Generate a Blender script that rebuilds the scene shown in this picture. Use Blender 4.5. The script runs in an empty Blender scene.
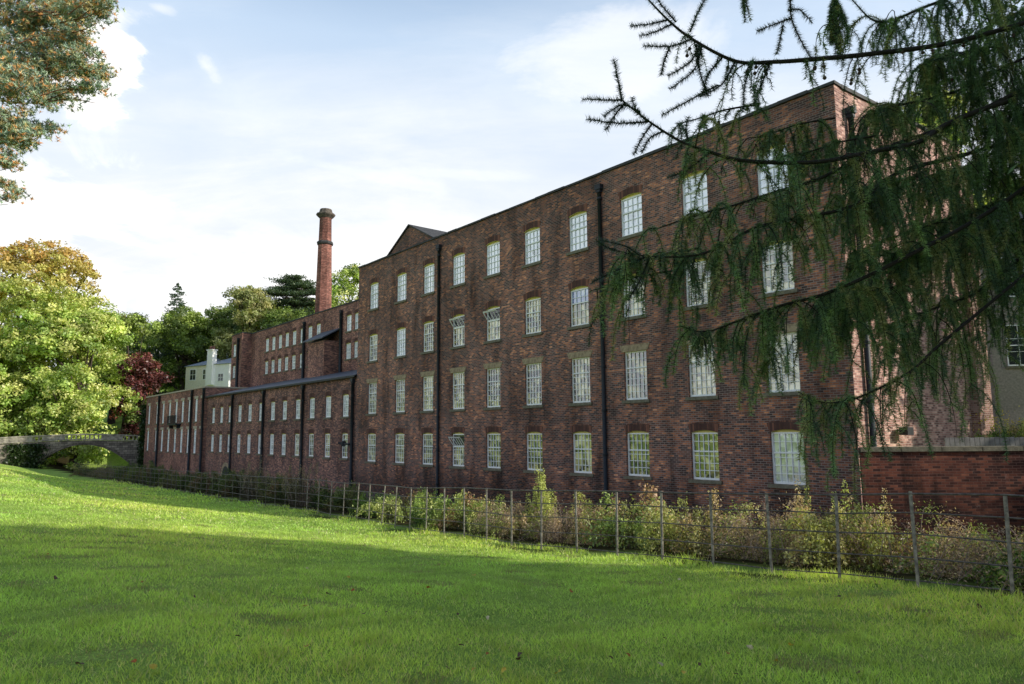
import bpy, math, random
import numpy as np
R = math.radians
rng = np.random.default_rng(7)
random.seed(7)
scene = bpy.context.scene
COL = scene.collection

# ------------------------------------------------------------------ camera
CH = 1.65
FPX = 714.0
TH = math.atan(91 / FPX)
cam = bpy.data.cameras.new('camera')
cam.sensor_width = 36
cam.lens = 36 * FPX / 1024
cam.clip_end = 3000
cam.clip_start = 0.05
camo = bpy.data.objects.new('camera', cam)
COL.objects.link(camo)
camo.location = (0, 0, CH)
ROLL = -.0067
from mathutils import Matrix
camo.rotation_euler = (Matrix.Rotation(math.pi / 2 + TH, 3, 'X') @ Matrix.Rotation(ROLL, 3, 'Z')).to_euler()
scene.camera = camo
scene.view_settings.view_transform = 'Standard'
scene.view_settings.look = 'None'
scene.view_settings.exposure = 0


def at(px, py, dist):
    """world point seen at a pixel, at horizontal forward distance dist"""
    u, v = (px - 512) / FPX, (py - 342) / FPX
    x = u * math.cos(ROLL) + v * math.sin(ROLL)
    y = u * math.sin(ROLL) - v * math.cos(ROLL)
    c, s = math.cos(TH), math.sin(TH)
    rx, ry, rz = x, c - y * s, s + y * c
    t = dist / ry
    return np.array((rx * t, dist, rz * t + CH))


# site frame: x runs along the mill front (to the right), p runs into the mill
AX = np.array((0.6314, -0.7755))
AP = np.array((0.7755, 0.6314))
ROT = math.atan2(-0.7755, 0.6314)


def site(x, p, z=0.0):
    return (x * AX[0] + p * AP[0], x * AX[1] + p * AP[1], z)


def to_site(X, Y):
    return X * AX[0] + Y * AX[1], X * AP[0] + Y * AP[1]


# ------------------------------------------------------------------ materials
MATS = {}


def new_mat(name):
    m = bpy.data.materials.new(name)
    m.use_nodes = True
    nt = m.node_tree
    nt.nodes.clear()
    out = nt.nodes.new('ShaderNodeOutputMaterial')
    MATS[name] = m
    return m, nt, out


def N(nt, typ, **kw):
    n = nt.nodes.new(typ)
    for k, v in kw.items():
        if k.startswith('_'):
            setattr(n, k[1:], v)
        else:
            key = k.replace('__', ' ')
            n.inputs[key].default_value = v
    return n


def ramp(nt, fac, stops, interp='LINEAR'):
    r = nt.nodes.new('ShaderNodeValToRGB')
    r.color_ramp.interpolation = interp
    el = r.color_ramp.elements
    while len(el) > 1:
        el.remove(el[-1])
    el[0].position = stops[0][0]
    c = stops[0][1]
    el[0].color = (*c, 1) if len(c) == 3 else c
    for p, c in stops[1:]:
        e = el.new(p)
        e.color = (*c, 1) if len(c) == 3 else c
    nt.links.new(fac, r.inputs[0])
    return r.outputs[0]


def g(v):
    return (v, v, v)


def mixc(nt, fac, a, b, mode='MIX'):
    m = nt.nodes.new('ShaderNodeMix')
    m.data_type = 'RGBA'
    m.blend_type = mode
    for sock, v in ((m.inputs[0], fac), (m.inputs[6], a), (m.inputs[7], b)):
        if hasattr(v, 'is_linked'):
            nt.links.new(v, sock)
        elif isinstance(v, (int, float)):
            sock.default_value = v
        else:
            sock.default_value = (*v, 1)
    return m.outputs[2]


def math_n(nt, op, a, b=None):
    m = nt.nodes.new('ShaderNodeMath')
    m.operation = op
    for i, v in enumerate((a, b)):
        if v is None:
            continue
        if hasattr(v, 'is_linked'):
            nt.links.new(v, m.inputs[i])
        else:
            m.inputs[i].default_value = v
    return m.outputs[0]


def noise(nt, vec, scale, detail=4, rough=.55, dist=0.0):
    n = N(nt, 'ShaderNodeTexNoise', Scale=scale, Detail=detail, Roughness=rough, Distortion=dist)
    if vec is not None:
        nt.links.new(vec, n.inputs['Vector'])
    return n.outputs['Fac']


def wall_coords(nt):
    tc = nt.nodes.new('ShaderNodeTexCoord')
    sp = nt.nodes.new('ShaderNodeSeparateXYZ')
    nt.links.new(tc.outputs['Object'], sp.inputs[0])
    sn = nt.nodes.new('ShaderNodeSeparateXYZ')
    nt.links.new(tc.outputs['Normal'], sn.inputs[0])
    ab = math_n(nt, 'ABSOLUTE', sn.outputs[0])
    gt = math_n(nt, 'GREATER_THAN', ab, .5)
    d = math_n(nt, 'SUBTRACT', sp.outputs[1], sp.outputs[0])
    u = math_n(nt, 'ADD', sp.outputs[0], math_n(nt, 'MULTIPLY', d, gt))
    cb = nt.nodes.new('ShaderNodeCombineXYZ')
    nt.links.new(u, cb.inputs[0])
    nt.links.new(sp.outputs[2], cb.inputs[1])
    return tc, cb.outputs[0], sp


def brick_mat(name, stops, mortar, bw=.235, rh=.078, stain=.5, dark=1.0, msize=.009, damp=None, efflo=0.25):
    m, nt, out = new_mat(name)
    tc, uv, sp = wall_coords(nt)
    b = nt.nodes.new('ShaderNodeTexBrick')
    b.offset = .5
    b.inputs['Color1'].default_value = (0, 0, 0, 1)
    b.inputs['Color2'].default_value = (1, 1, 1, 1)
    b.inputs['Mortar'].default_value = (0, 0, 0, 1)
    b.inputs['Scale'].default_value = 1
    b.inputs['Mortar Size'].default_value = msize
    b.inputs['Mortar Smooth'].default_value = .3
    b.inputs['Brick Width'].default_value = bw
    b.inputs['Row Height'].default_value = rh
    # wobble the courses a touch
    nz = N(nt, 'ShaderNodeTexNoise', Scale=1.3, Detail=2)
    nt.links.new(uv, nz.inputs['Vector'])
    sub = nt.nodes.new('ShaderNodeVectorMath')
    sub.operation = 'MULTIPLY_ADD'
    nt.links.new(nz.outputs['Color'], sub.inputs[0])
    sub.inputs[1].default_value = (.03, .03, 0)
    nt.links.new(uv, sub.inputs[2])
    nt.links.new(sub.outputs[0], b.inputs['Vector'])
    fac = b.outputs['Color']
    # region noise shifts the choice of brick so the wall has reddish and dark areas
    reg = noise(nt, uv, .55, 5, .65)
    reg2 = noise(nt, uv, 2.6, 4, .7)
    f2 = math_n(nt, 'ADD', math_n(nt, 'MULTIPLY', fac, .92), math_n(nt, 'MULTIPLY', math_n(nt, 'SUBTRACT', reg, .54), .9))
    f2 = math_n(nt, 'ADD', f2, math_n(nt, 'MULTIPLY', math_n(nt, 'SUBTRACT', reg2, .48), .8))
    colr = ramp(nt, f2, stops)
    mnoise = noise(nt, uv, .8, 5, .7)
    mort = mixc(nt, mnoise, tuple(c * .45 for c in mortar), tuple(c * 1.4 for c in mortar))
    c1 = mixc(nt, b.outputs['Fac'], colr, mort)
    # stains running down + soot patches
    st = nt.nodes.new('ShaderNodeVectorMath')
    st.operation = 'MULTIPLY'
    nt.links.new(uv, st.inputs[0])
    st.inputs[1].default_value = (1.1, .22, 1)
    s1 = noise(nt, st.outputs[0], 1.0, 6, .62)
    sr = ramp(nt, s1, [(.30, g(1 - stain)), (.5, g(1.0)), (.75, g(1.25))])
    c2 = mixc(nt, 1.0, c1, sr, 'MULTIPLY')
    big = ramp(nt, noise(nt, uv, .17, 4, .6), [(.36, g(.72)), (.6, g(1.12))])
    c2 = mixc(nt, 1.0, c2, big, 'MULTIPLY')
    if damp:
        lo, hi = damp
        zz = math_n(nt, 'ADD', sp.outputs[2], math_n(nt, 'MULTIPLY', math_n(nt, 'SUBTRACT', s1, .5), 3.0))
        mr = nt.nodes.new('ShaderNodeMapRange')
        nt.links.new(zz, mr.inputs[0])
        mr.inputs[1].default_value = lo - .6; mr.inputs[2].default_value = lo + .8
        mr.inputs[3].default_value = .5; mr.inputs[4].default_value = 1
        c2 = mixc(nt, 1.0, c2, mr.outputs[0], 'MULTIPLY')
        mr = nt.nodes.new('ShaderNodeMapRange')
        nt.links.new(zz, mr.inputs[0])
        mr.inputs[1].default_value = hi - 1.2; mr.inputs[2].default_value = hi
        mr.inputs[3].default_value = 1; mr.inputs[4].default_value = .72
        c2 = mixc(nt, 1.0, c2, mr.outputs[0], 'MULTIPLY')
    if efflo > 0:
        e = noise(nt, uv, 1.7, 8, .75)
        er = ramp(nt, e, [(.62, g(0)), (.75, g(efflo))])
        c2 = mixc(nt, er, c2, (.36, .29, .26))
    if dark != 1.0:
        c2 = mixc(nt, 1.0, c2, g(dark), 'MULTIPLY')
    bs = N(nt, 'ShaderNodeBsdfPrincipled', Roughness=.9)
    bs.inputs['Specular IOR Level'].default_value = .2
    nt.links.new(c2, bs.inputs['Base Color'])
    bp = N(nt, 'ShaderNodeBump', Strength=.5, Distance=.012)
    hh = math_n(nt, 'SUBTRACT', math_n(nt, 'MULTIPLY', noise(nt, uv, 30, 3), .5), b.outputs['Fac'])
    nt.links.new(hh, bp.inputs['Height'])
    nt.links.new(bp.outputs[0], bs.inputs['Normal'])
    nt.links.new(bs.outputs[0], out.inputs[0])
    return m


MILL = [(.08, (.082, .05, .045)), (.32, (.165, .078, .06)), (.60, (.255, .105, .07)), (.84, (.45, .17, .085)), (1.0, (.74, .32, .16))]
brick_mat('mill_brick', MILL, (.30, .235, .205), stain=.62, efflo=.4, damp=(3.1, 16.3), msize=.012, bw=.21, rh=.075)
brick_mat('wing_brick', [(.12, (.10, .06, .056)), (.4, (.20, .10, .083)), (.62, (.28, .13, .10)), (.95, (.50, .25, .16))], (.21, .16, .14), stain=.45)
brick_mat('upper_brick', [(.12, (.12, .06, .055)), (.4, (.25, .11, .09)), (.65, (.34, .15, .11)), (.95, (.54, .27, .18))], (.24, .18, .15), stain=.4)
brick_mat('red_wall_brick', [(.1, (.05, .02, .017)), (.4, (.12, .04, .028)), (.7, (.18, .058, .036)), (.97, (.27, .10, .06))], (.17, .09, .07), stain=.92, efflo=.6, damp=(3.4, 9))
brick_mat('chimney_brick', [(.1, (.13, .045, .036)), (.5, (.25, .085, .062)), (.9, (.40, .17, .13))], (.3, .22, .18), stain=.6)
brick_mat('pale_sunlit_brick', [(.1, (.15, .075, .06)), (.5, (.26, .13, .10)), (.9, (.42, .26, .21))], (.4, .32, .28), stain=.4)  # weathered pink brick, lightened to carry the sun on the pier
brick_mat('sunlit_gable_brick', [(.1, (.20, .10, .085)), (.5, (.42, .22, .18)), (.9, (.66, .42, .34))], (.5, .4, .34), stain=.4)  # paler copy of the mill brick, sun on the gable put into its colour
brick_mat('arch_brick', [(.1, (.11, .055, .045)), (.5, (.20, .088, .062)), (.9, (.30, .13, .085))], (.10, .07, .06), bw=.078, rh=.5, stain=.3, efflo=0)


def simple(name, col, rough=.8, var=.25, scale=3.0, spec=.3, bump=0.0, metal=0.0, col2=None, coord='Object'):
    m, nt, out = new_mat(name)
    tc = nt.nodes.new('ShaderNodeTexCoord')
    n = noise(nt, tc.outputs[coord], scale, 6, .6)
    a = tuple(c * (1 - var) for c in col)
    b = tuple(min(1, c * (1 + var)) for c in (col2 or col))
    c = ramp(nt, n, [(.3, a), (.7, b)])
    bs = N(nt, 'ShaderNodeBsdfPrincipled', Roughness=rough, Metallic=metal)
    bs.inputs['Specular IOR Level'].default_value = spec
    nt.links.new(c, bs.inputs['Base Color'])
    if bump:
        bp = N(nt, 'ShaderNodeBump', Strength=bump, Distance=.02)
        nt.links.new(noise(nt, tc.outputs[coord], scale * 6, 5), bp.inputs['Height'])
        nt.links.new(bp.outputs[0], bs.inputs['Normal'])
    nt.links.new(bs.outputs[0], out.inputs[0])
    return m


simple('white_paint', (.86, .87, .86), .45, .08)
simple('cream_paint', (.72, .62, .22), .6, .12)
simple('stone', (.26, .20, .12), .9, .4, 5, bump=.5, col2=(.34, .27, .17))
simple('sill_stone', (.17, .155, .11), .9, .4, 6, bump=.5)
simple('pale_stone', (.40, .35, .27), .9, .25, 4, bump=.4)
simple('iron', (.018, .022, .028), .55, .3, 8)
simple('sunlit_post_iron', (.10, .09, .08), .55, .5, 14, spec=.5, col2=(.24, .21, .18))  # iron lightened to paint sun onto the nearer posts
simple('fence_iron', (.025, .022, .02), .5, .6, 14, spec=.45, col2=(.10, .085, .075))
simple('slate', (.075, .085, .105), .55, .35, 5)
simple('pale_slate', (.34, .37, .42), .6, .2, 3)
simple('coping', (.05, .05, .05), .8, .4, 4)
simple('white_render', (.95, .94, .91), .8, .05)
simple('beige_render', (.84, .79, .66), .9, .12, 4, bump=.3)
simple('stucco', (.30, .27, .23), .95, .3, 9, bump=1.0)
simple('dark_glass', (.03, .035, .04), .08, .3, 2, spec=.8)
simple('bark', (.06, .048, .036), .95, .5, 9, bump=.8)
simple('pine_bark', (.20, .10, .05), .95, .4, 9, bump=.8)
simple('twig', (.022, .018, .014), .9, .4, 20)
simple('weathered_wood', (.20, .19, .185), .85, .35, 4)
simple('lead_strip', (.30, .31, .33), .5, .2)
simple('cone_scale', (.07, .045, .03), .8, .4, 60)
simple('lamp_body', (.02, .02, .022), .4, .2)
simple('cut_stone', (.07, .06, .052), .95, .5, 3.5, bump=.8, col2=(.13, .11, .09))


def stonework_mat():
    m, nt, out = new_mat('bridge_stone')
    tc, uv, sp = wall_coords(nt)
    b = nt.nodes.new('ShaderNodeTexBrick')
    b.inputs['Color1'].default_value = (.12, .10, .085, 1)
    b.inputs['Color2'].default_value = (.30, .26, .21, 1)
    b.inputs['Mortar'].default_value = (.05, .045, .04, 1)
    b.inputs['Mortar Size'].default_value = .02
    b.inputs['Brick Width'].default_value = .6
    b.inputs['Row Height'].default_value = .28
    nt.links.new(uv, b.inputs['Vector'])
    b.inputs['Scale'].default_value = 1
    n = ramp(nt, noise(nt, uv, 1.2, 6, .65), [(.3, g(.5)), (.7, g(1.3))])
    c = mixc(nt, 1, b.outputs['Color'], n, 'MULTIPLY')
    bs = N(nt, 'ShaderNodeBsdfPrincipled', Roughness=.95)
    nt.links.new(c, bs.inputs['Base Color'])
    nt.links.new(bs.outputs[0], out.inputs[0])


stonework_mat()


def pane_mat(name, stops, scale, gloss):
    m, nt, out = new_mat(name)
    tc = nt.nodes.new('ShaderNodeTexCoord')
    oi = nt.nodes.new('ShaderNodeObjectInfo')
    ad = nt.nodes.new('ShaderNodeVectorMath')
    ad.operation = 'ADD'
    nt.links.new(tc.outputs['Object'], ad.inputs[0])
    sc = nt.nodes.new('ShaderNodeVectorMath')
    sc.operation = 'SCALE'
    sc.inputs[0].default_value = (91, 37, 53)
    nt.links.new(oi.outputs['Random'], sc.inputs['Scale'])
    nt.links.new(sc.outputs[0], ad.inputs[1])
    n = noise(nt, ad.outputs[0], scale, 3, .6)
    # blocky tone steps across the glass, painting uneven reflections into the colour
    vor = N(nt, 'ShaderNodeTexVoronoi', Scale=4.5)
    vor.distance = 'CHEBYCHEV'
    nt.links.new(ad.outputs[0], vor.inputs['Vector'])
    n2 = math_n(nt, 'ADD', n, math_n(nt, 'MULTIPLY', math_n(nt, 'SUBTRACT', vor.outputs['Color'], .5), .6))
    n2 = math_n(nt, 'ADD', n2, math_n(nt, 'MULTIPLY', math_n(nt, 'SUBTRACT', oi.outputs['Random'], .55), .26))
    c = ramp(nt, n2, stops)
    df = N(nt, 'ShaderNodeBsdfDiffuse')
    nt.links.new(c, df.inputs['Color'])
    gl = N(nt, 'ShaderNodeBsdfGlossy', Roughness=.04)
    gl.inputs['Color'].default_value = (.9, .93, .97, 1)
    bp = N(nt, 'ShaderNodeBump', Strength=.25, Distance=.03)
    nt.links.new(noise(nt, ad.outputs[0], 3.2, 2), bp.inputs['Height'])
    nt.links.new(bp.outputs[0], gl.inputs['Normal'])
    mx = N(nt, 'ShaderNodeMixShader', Fac=gloss)
    nt.links.new(df.outputs[0], mx.inputs[1])
    nt.links.new(gl.outputs[0], mx.inputs[2])
    nt.links.new(mx.outputs[0], out.inputs[0])


pane_mat('pane_interior', [(.28, (.04, .04, .03)), (.44, (.24, .21, .09)), (.58, (.62, .54, .24)), (.78, (.9, .82, .52))], 1.6, .25)  # cream room tones and interior light painted into the opaque pane
pane_mat('pane_painted_sky', [(.15, (.35, .38, .38)), (.36, (.78, .82, .88)), (.7, (.93, .95, 1.0))], 1.1, .4)  # bright sky reflection painted into the pane colour
pane_mat('pane_blind', [(.22, (.30, .32, .30)), (.45, (.70, .71, .70)), (.75, (.9, .91, .92))], 2.0, .3)
pane_mat('pane_painted_blue', [(.3, (.12, .2, .42)), (.6, (.3, .42, .66)), (.8, (.6, .65, .75))], 1.2, .3)  # blue reflection painted on as base colour


def leaf_mat(name, trans=.35, rough=.6, shift=1.0):
    m, nt, out = new_mat(name)
    a = nt.nodes.new('ShaderNodeAttribute')
    a.attribute_name = 'tint'
    df = N(nt, 'ShaderNodeBsdfDiffuse')
    nt.links.new(a.outputs['Color'], df.inputs['Color'])
    tr = N(nt, 'ShaderNodeBsdfTranslucent')
    tc = mixc(nt, 1.0, a.outputs['Color'], (1.1 * shift, 1.15 * shift, .5 * shift), 'MULTIPLY')
    nt.links.new(tc, tr.inputs['Color'])
    mx = N(nt, 'ShaderNodeMixShader', Fac=trans)
    nt.links.new(df.outputs[0], mx.inputs[1])
    nt.links.new(tr.outputs[0], mx.inputs[2])
    gl = N(nt, 'ShaderNodeBsdfGlossy', Roughness=.45)
    gl.inputs['Color'].default_value = (1, 1, 1, 1)
    mx2 = N(nt, 'ShaderNodeMixShader', Fac=.03)
    nt.links.new(mx.outputs[0], mx2.inputs[1])
    nt.links.new(gl.outputs[0], mx2.inputs[2])
    nt.links.new(mx2.outputs[0], out.inputs[0])


leaf_mat('leaves', .38)
leaf_mat('needles', .12)
leaf_mat('grass_blades', .5, shift=1.22)


def ground_mat():
    m, nt, out = new_mat('ground_turf')
    tc = nt.nodes.new('ShaderNodeTexCoord')
    v = tc.outputs['Object']
    n1 = noise(nt, v, .35, 6, .6)
    n2 = noise(nt, v, 3.0, 6, .7)
    n3 = noise(nt, v, 40.0, 4, .7)
    c = ramp(nt, n1, [(.3, (.24, .37, .07)), (.5, (.31, .44, .09)), (.7, (.38, .48, .12))])
    c = mixc(nt, 1, c, ramp(nt, n2, [(.3, g(.75)), (.7, g(1.2))]), 'MULTIPLY')
    c = mixc(nt, 1, c, ramp(nt, n3, [(.3, g(.55)), (.7, g(1.35))]), 'MULTIPLY')
    # off the lawn: earth and undergrowth
    at_ = nt.nodes.new('ShaderNodeAttribute')
    at_.attribute_name = 'earth'
    e = ramp(nt, n2, [(.35, (.03, .022, .014)), (.6, (.05, .045, .02)), (.8, (.05, .07, .02))])
    c = mixc(nt, at_.outputs['Fac'], c, e)
    bs = N(nt, 'ShaderNodeBsdfDiffuse')
    nt.links.new(c, bs.inputs['Color'])
    bp = N(nt, 'ShaderNodeBump', Strength=.8, Distance=.05)
    nt.links.new(noise(nt, v, 18, 6, .7), bp.inputs['Height'])
    nt.links.new(bp.outputs[0], bs.inputs['Normal'])
    nt.links.new(bs.outputs[0], out.inputs[0])


ground_mat()


def water_mat():
    m, nt, out = new_mat('river_water')
    tc = nt.nodes.new('ShaderNodeTexCoord')
    bs = N(nt, 'ShaderNodeBsdfPrincipled', Roughness=.08)
    bs.inputs['Base Color'].default_value = (.03, .03, .02, 1)
    bp = N(nt, 'ShaderNodeBump', Strength=.3, Distance=.05)
    nt.links.new(noise(nt, tc.outputs['Object'], 2.5, 4), bp.inputs['Height'])
    nt.links.new(bp.outputs[0], bs.inputs['Normal'])
    nt.links.new(bs.outputs[0], out.inputs[0])


water_mat()


# ------------------------------------------------------------------ object helpers
def tag(o, label=None, cat=None, group=None, kind=None):
    if label: o['label'] = label
    if cat: o['category'] = cat
    if group: o['group'] = group
    if kind: o['kind'] = kind
    return o


def empty(name, loc, label=None, cat=None, group=None, rz=0.0):
    o = bpy.data.objects.new(name, None)
    COL.objects.link(o)
    o.location = loc
    o.rotation_euler = (0, 0, rz)
    return tag(o, label, cat, group)


class MB:
    def __init__(s):
        s.v, s.f, s.m, s.sm = [], [], [], []

    def face(s, pts, mat=0, smooth=False):
        i = len(s.v)
        s.v += [tuple(p) for p in pts]
        s.f.append(tuple(range(i, i + len(pts))))
        s.m.append(mat)
        s.sm.append(smooth)

    def box(s, x0, x1, y0, y1, z0, z1, mat=0):
        i = len(s.v)
        s.v += [(x0, y0, z0), (x1, y0, z0), (x1, y1, z0), (x0, y1, z0), (x0, y0, z1), (x1, y0, z1), (x1, y1, z1), (x0, y1, z1)]
        for f in ((0, 3, 2, 1), (4, 5, 6, 7), (0, 1, 5, 4), (1, 2, 6, 5), (2, 3, 7, 6), (3, 0, 4, 7)):
            s.f.append(tuple(i + k for k in f))
            s.m.append(mat)
            s.sm.append(False)

    def tube(s, pts, rad, n=8, mat=0, smooth=True, cap=True):
        pts = np.asarray(pts, float)
        rad = np.broadcast_to(np.asarray(rad, float), (len(pts),))
        i0 = len(s.v)
        T = np.gradient(pts, axis=0)
        T /= np.linalg.norm(T, axis=1)[:, None] + 1e-9
        up = np.array((0, 0, 1.0)) if abs(T[0][2]) < .9 else np.array((1.0, 0, 0))
        for k in range(len(pts)):
            a = np.cross(T[k], up)
            a /= np.linalg.norm(a) + 1e-9
            b = np.cross(T[k], a)
            up = -b if np.dot(-b, up) > 0 else b
            a = np.cross(T[k], up); a /= np.linalg.norm(a) + 1e-9
            b = np.cross(T[k], a)
            for j in range(n):
                t = 2 * math.pi * j / n
                s.v.append(tuple(pts[k] + rad[k] * (math.cos(t) * a + math.sin(t) * b)))
        for k in range(len(pts) - 1):
            for j in range(n):
                j2 = (j + 1) % n
                s.f.append((i0 + k * n + j, i0 + k * n + j2, i0 + (k + 1) * n + j2, i0 + (k + 1) * n + j))
                s.m.append(mat)
                s.sm.append(smooth)
        if cap:
            s.f.append(tuple(i0 + j for j in range(n))); s.m.append(mat); s.sm.append(False)
            e = i0 + (len(pts) - 1) * n
            s.f.append(tuple(e + j for j in reversed(range(n)))); s.m.append(mat); s.sm.append(False)

    def lathe(s, prof, n=8, cx=0, cy=0, mat=0, smooth=False, phase=0.0):
        i0 = len(s.v)
        for r, z in prof:
            for j in range(n):
                t = 2 * math.pi * (j + phase) / n
                s.v.append((cx + r * math.cos(t), cy + r * math.sin(t), z))
        for k in range(len(prof) - 1):
            for j in range(n):
                j2 = (j + 1) % n
                s.f.append((i0 + k * n + j, i0 + k * n + j2, i0 + (k + 1) * n + j2, i0 + (k + 1) * n + j))
                s.m.append(mat)
                s.sm.append(smooth)
        e = i0 + (len(prof) - 1) * n
        s.f.append(tuple(e + j for j in range(n))); s.m.append(mat); s.sm.append(False)

    def build(s, name, mats, parent=None, off=(0, 0, 0), loc=(0, 0, 0)):
        me = bpy.data.meshes.new(name)
        ox, oy, oz = off
        me.from_pydata([(a - ox, b - oy, c - oz) for a, b, c in s.v], [], s.f)
        if isinstance(mats, str):
            mats = [mats]
        for m in mats:
            me.materials.append(MATS[m])
        me.polygons.foreach_set('material_index', s.m)
        me.polygons.foreach_set('use_smooth', s.sm)
        me.update()
        o = bpy.data.objects.new(name, me)
        COL.objects.link(o)
        o.parent = parent
        o.location = loc
        return o


def copy_tree(o, parent=None):
    c = o.copy()
    COL.objects.link(c)
    c.parent = parent
    for ch in list(o.children):
        copy_tree(ch, c)
    return c


def poly_mesh(name, V, k, tint, mat, parent=None, loc=(0, 0, 0)):
    """V (M*k,3): M separate k-gons; tint (M,3) colour per polygon"""
    M = len(V) // k
    me = bpy.data.meshes.new(name)
    me.vertices.add(M * k)
    me.vertices.foreach_set('co', np.ascontiguousarray(V, dtype=np.float32).ravel())
    me.loops.add(M * k)
    me.loops.foreach_set('vertex_index', np.arange(M * k, dtype=np.int32))
    me.polygons.add(M)
    me.polygons.foreach_set('loop_start', np.arange(0, M * k, k, dtype=np.int32))
    try:
        me.polygons.foreach_set('loop_total', np.full(M, k, dtype=np.int32))
    except Exception:
        pass
    a = me.attributes.new('tint', 'FLOAT_COLOR', 'POINT')
    col = np.ones((M * k, 4), dtype=np.float32)
    col[:, :3] = np.repeat(tint, k, axis=0)
    a.data.foreach_set('color', col.ravel())
    me.materials.append(MATS[mat])
    me.update(calc_edges=True)
    o = bpy.data.objects.new(name, me)
    COL.objects.link(o)
    o.parent = parent
    o.location = loc
    return o


def unit(v):
    return v / (np.linalg.norm(v, axis=-1, keepdims=True) + 1e-9)


def leaf_quads(C, size, nrm=None, flat=.0, aspect=.6):
    """rhombus leaves at centres C"""
    n = len(C)
    size = np.broadcast_to(size, (n,))[:, None]
    a = unit(rng.normal(size=(n, 3)))
    if nrm is not None:
        nn = unit(nrm + rng.normal(size=(n, 3)) * .6)
        a = unit(np.cross(nn, a))
        b = np.cross(nn, a)
    else:
        b = unit(np.cross(a, rng.normal(size=(n, 3))))
    V = np.empty((n, 4, 3))
    V[:, 0] = C - a * size
    V[:, 1] = C - b * size * aspect
    V[:, 2] = C + a * size
    V[:, 3] = C + b * size * aspect
    return V.reshape(-1, 3)


def spline(pts, n):
    P = np.array(pts, float)
    P = np.vstack([2 * P[0] - P[1], P, 2 * P[-1] - P[-2]])
    out = []
    m = len(P) - 3
    for i in range(m):
        for t in np.linspace(0, 1, n, endpoint=False):
            p0, p1, p2, p3 = P[i:i + 4]
            out.append(.5 * ((2 * p1) + (-p0 + p2) * t + (2 * p0 - 5 * p1 + 4 * p2 - p3) * t * t + (-p0 + 3 * p1 - 3 * p2 + p3) * t ** 3))
    out.append(P[-2])
    return np.array(out)


def pick(cols, n, jit=.15):
    cols = np.array(cols)
    i = rng.integers(0, len(cols), n)
    c = cols[i] * (1 + rng.normal(size=(n, 1)) * jit)
    return np.clip(c, .004, .95)


# ------------------------------------------------------------------ terrain
def smooth(t):
    t = np.clip(t, 0, 1)
    return t * t * (3 - 2 * t)


FPQ = ([-5, 12, 22, 86], [10.15, 10.2, 11.3, 11.9])


def ground_z(X, Y):
    X = np.asarray(X, float); Y = np.asarray(Y, float)
    x, p = to_site(X, Y)
    q = -x
    zf = np.interp(q, [-40, -5, 3.5, 10.9, 20, 82, 110], [-.1, -.2, -.35, -.72, -1.15, -2.25, -2.3])
    fp = np.interp(q, *FPQ)
    lawn = zf * smooth(p / (fp + .2) + .04) + np.clip(-p, 0, 60) * .012
    drop = smooth((p - fp - .9) / 4.2)
    z = lawn * (1 - drop) + -3.7 * drop
    up = np.where(q < 10.5, smooth((Y - 22.3) / 1.0) * .2 + 0 * p, smooth((p - 21.7) / 2.0))
    z = z * (1 - up) + 0.0 * up
    hill = 10 * smooth((p - 30) / 22) + .05 * np.clip(p - 52, 0, 200)
    z = z + hill * smooth((q - 20) / 25)
    far = smooth((q - 104) / 35)
    z = z * (1 - far) + far * (np.clip(p - 12, 0, 40) * .25 - 1.5 + .08 * np.clip(q - 139, 0, 400))
    z = z + .05 * np.sin(X * .9 + 1.3) * np.sin(Y * .7) * np.clip(1 - drop, 0, 1) * .6
    return z


def make_ground():
    def axis(parts):
        out = []
        for a, b, st in parts:
            out += list(np.arange(a, b, st))
        return np.array(out + [parts[-1][1]])
    xs = axis([(-900, -300, 40), (-300, -120, 8), (-120, -40, 2), (-40, 20, .8), (20, 60, 4), (60, 400, 30)])
    ps = axis([(-400, -60, 25), (-60, -6, 3), (-6, 9, .7), (9, 26, .25), (26, 60, 2.5), (60, 200, 12), (200, 900, 60)])
    A, B = np.meshgrid(xs, ps, indexing='ij')
    X = A * AX[0] + B * AP[0]
    Y = A * AX[1] + B * AP[1]
    Z = ground_z(X, Y)
    nx, npp = A.shape
    V = np.stack([X, Y, Z], -1).reshape(-1, 3)
    idx = np.arange(nx * npp).reshape(nx, npp)
    F = np.stack([idx[:-1, :-1], idx[1:, :-1], idx[1:, 1:], idx[:-1, 1:]], -1).reshape(-1, 4)
    me = bpy.data.meshes.new('ground')
    me.from_pydata(V.tolist(), [], F.tolist())
    e = me.attributes.new('earth', 'FLOAT', 'POINT')
    earth = smooth((B - np.interp(-A, *FPQ) + .25 + .25 * np.sin(A * 2.1) + .2 * np.sin(A * 5.3)) / .9)
    bare = np.exp(-((B - np.interp(-A, *FPQ) + .28) / .3) ** 2) * smooth((np.sin(-A * 1.05 + 1.2) + .35 * np.sin(A * 3.7) - .25) / .5) * (-A < 30)
    earth = np.maximum(earth, bare * .9)
    lawn_far = smooth((-A - 103) / 10) * smooth((B - 16) / 3) * (1 - smooth((B - 60) / 20))
    earth = np.clip(earth - lawn_far, 0, 1)
    e.data.foreach_set('value', earth.ravel().astype(np.float32))
    me.materials.append(MATS['ground_turf'])
    me.polygons.foreach_set('use_smooth', [True] * len(me.polygons))
    o = bpy.data.objects.new('ground', me)
    COL.objects.link(o)
    tag(o, kind='structure')
    b = MB()
    pts = [site(-112, 13.8, -3.25), site(40, 13.8, -3.25), site(40, 21.55, -3.25), site(-112, 21.55, -3.25)]
    b.face(pts)
    w = b.build('river', 'river_water')
    tag(w, kind='structure')


make_ground()

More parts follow.
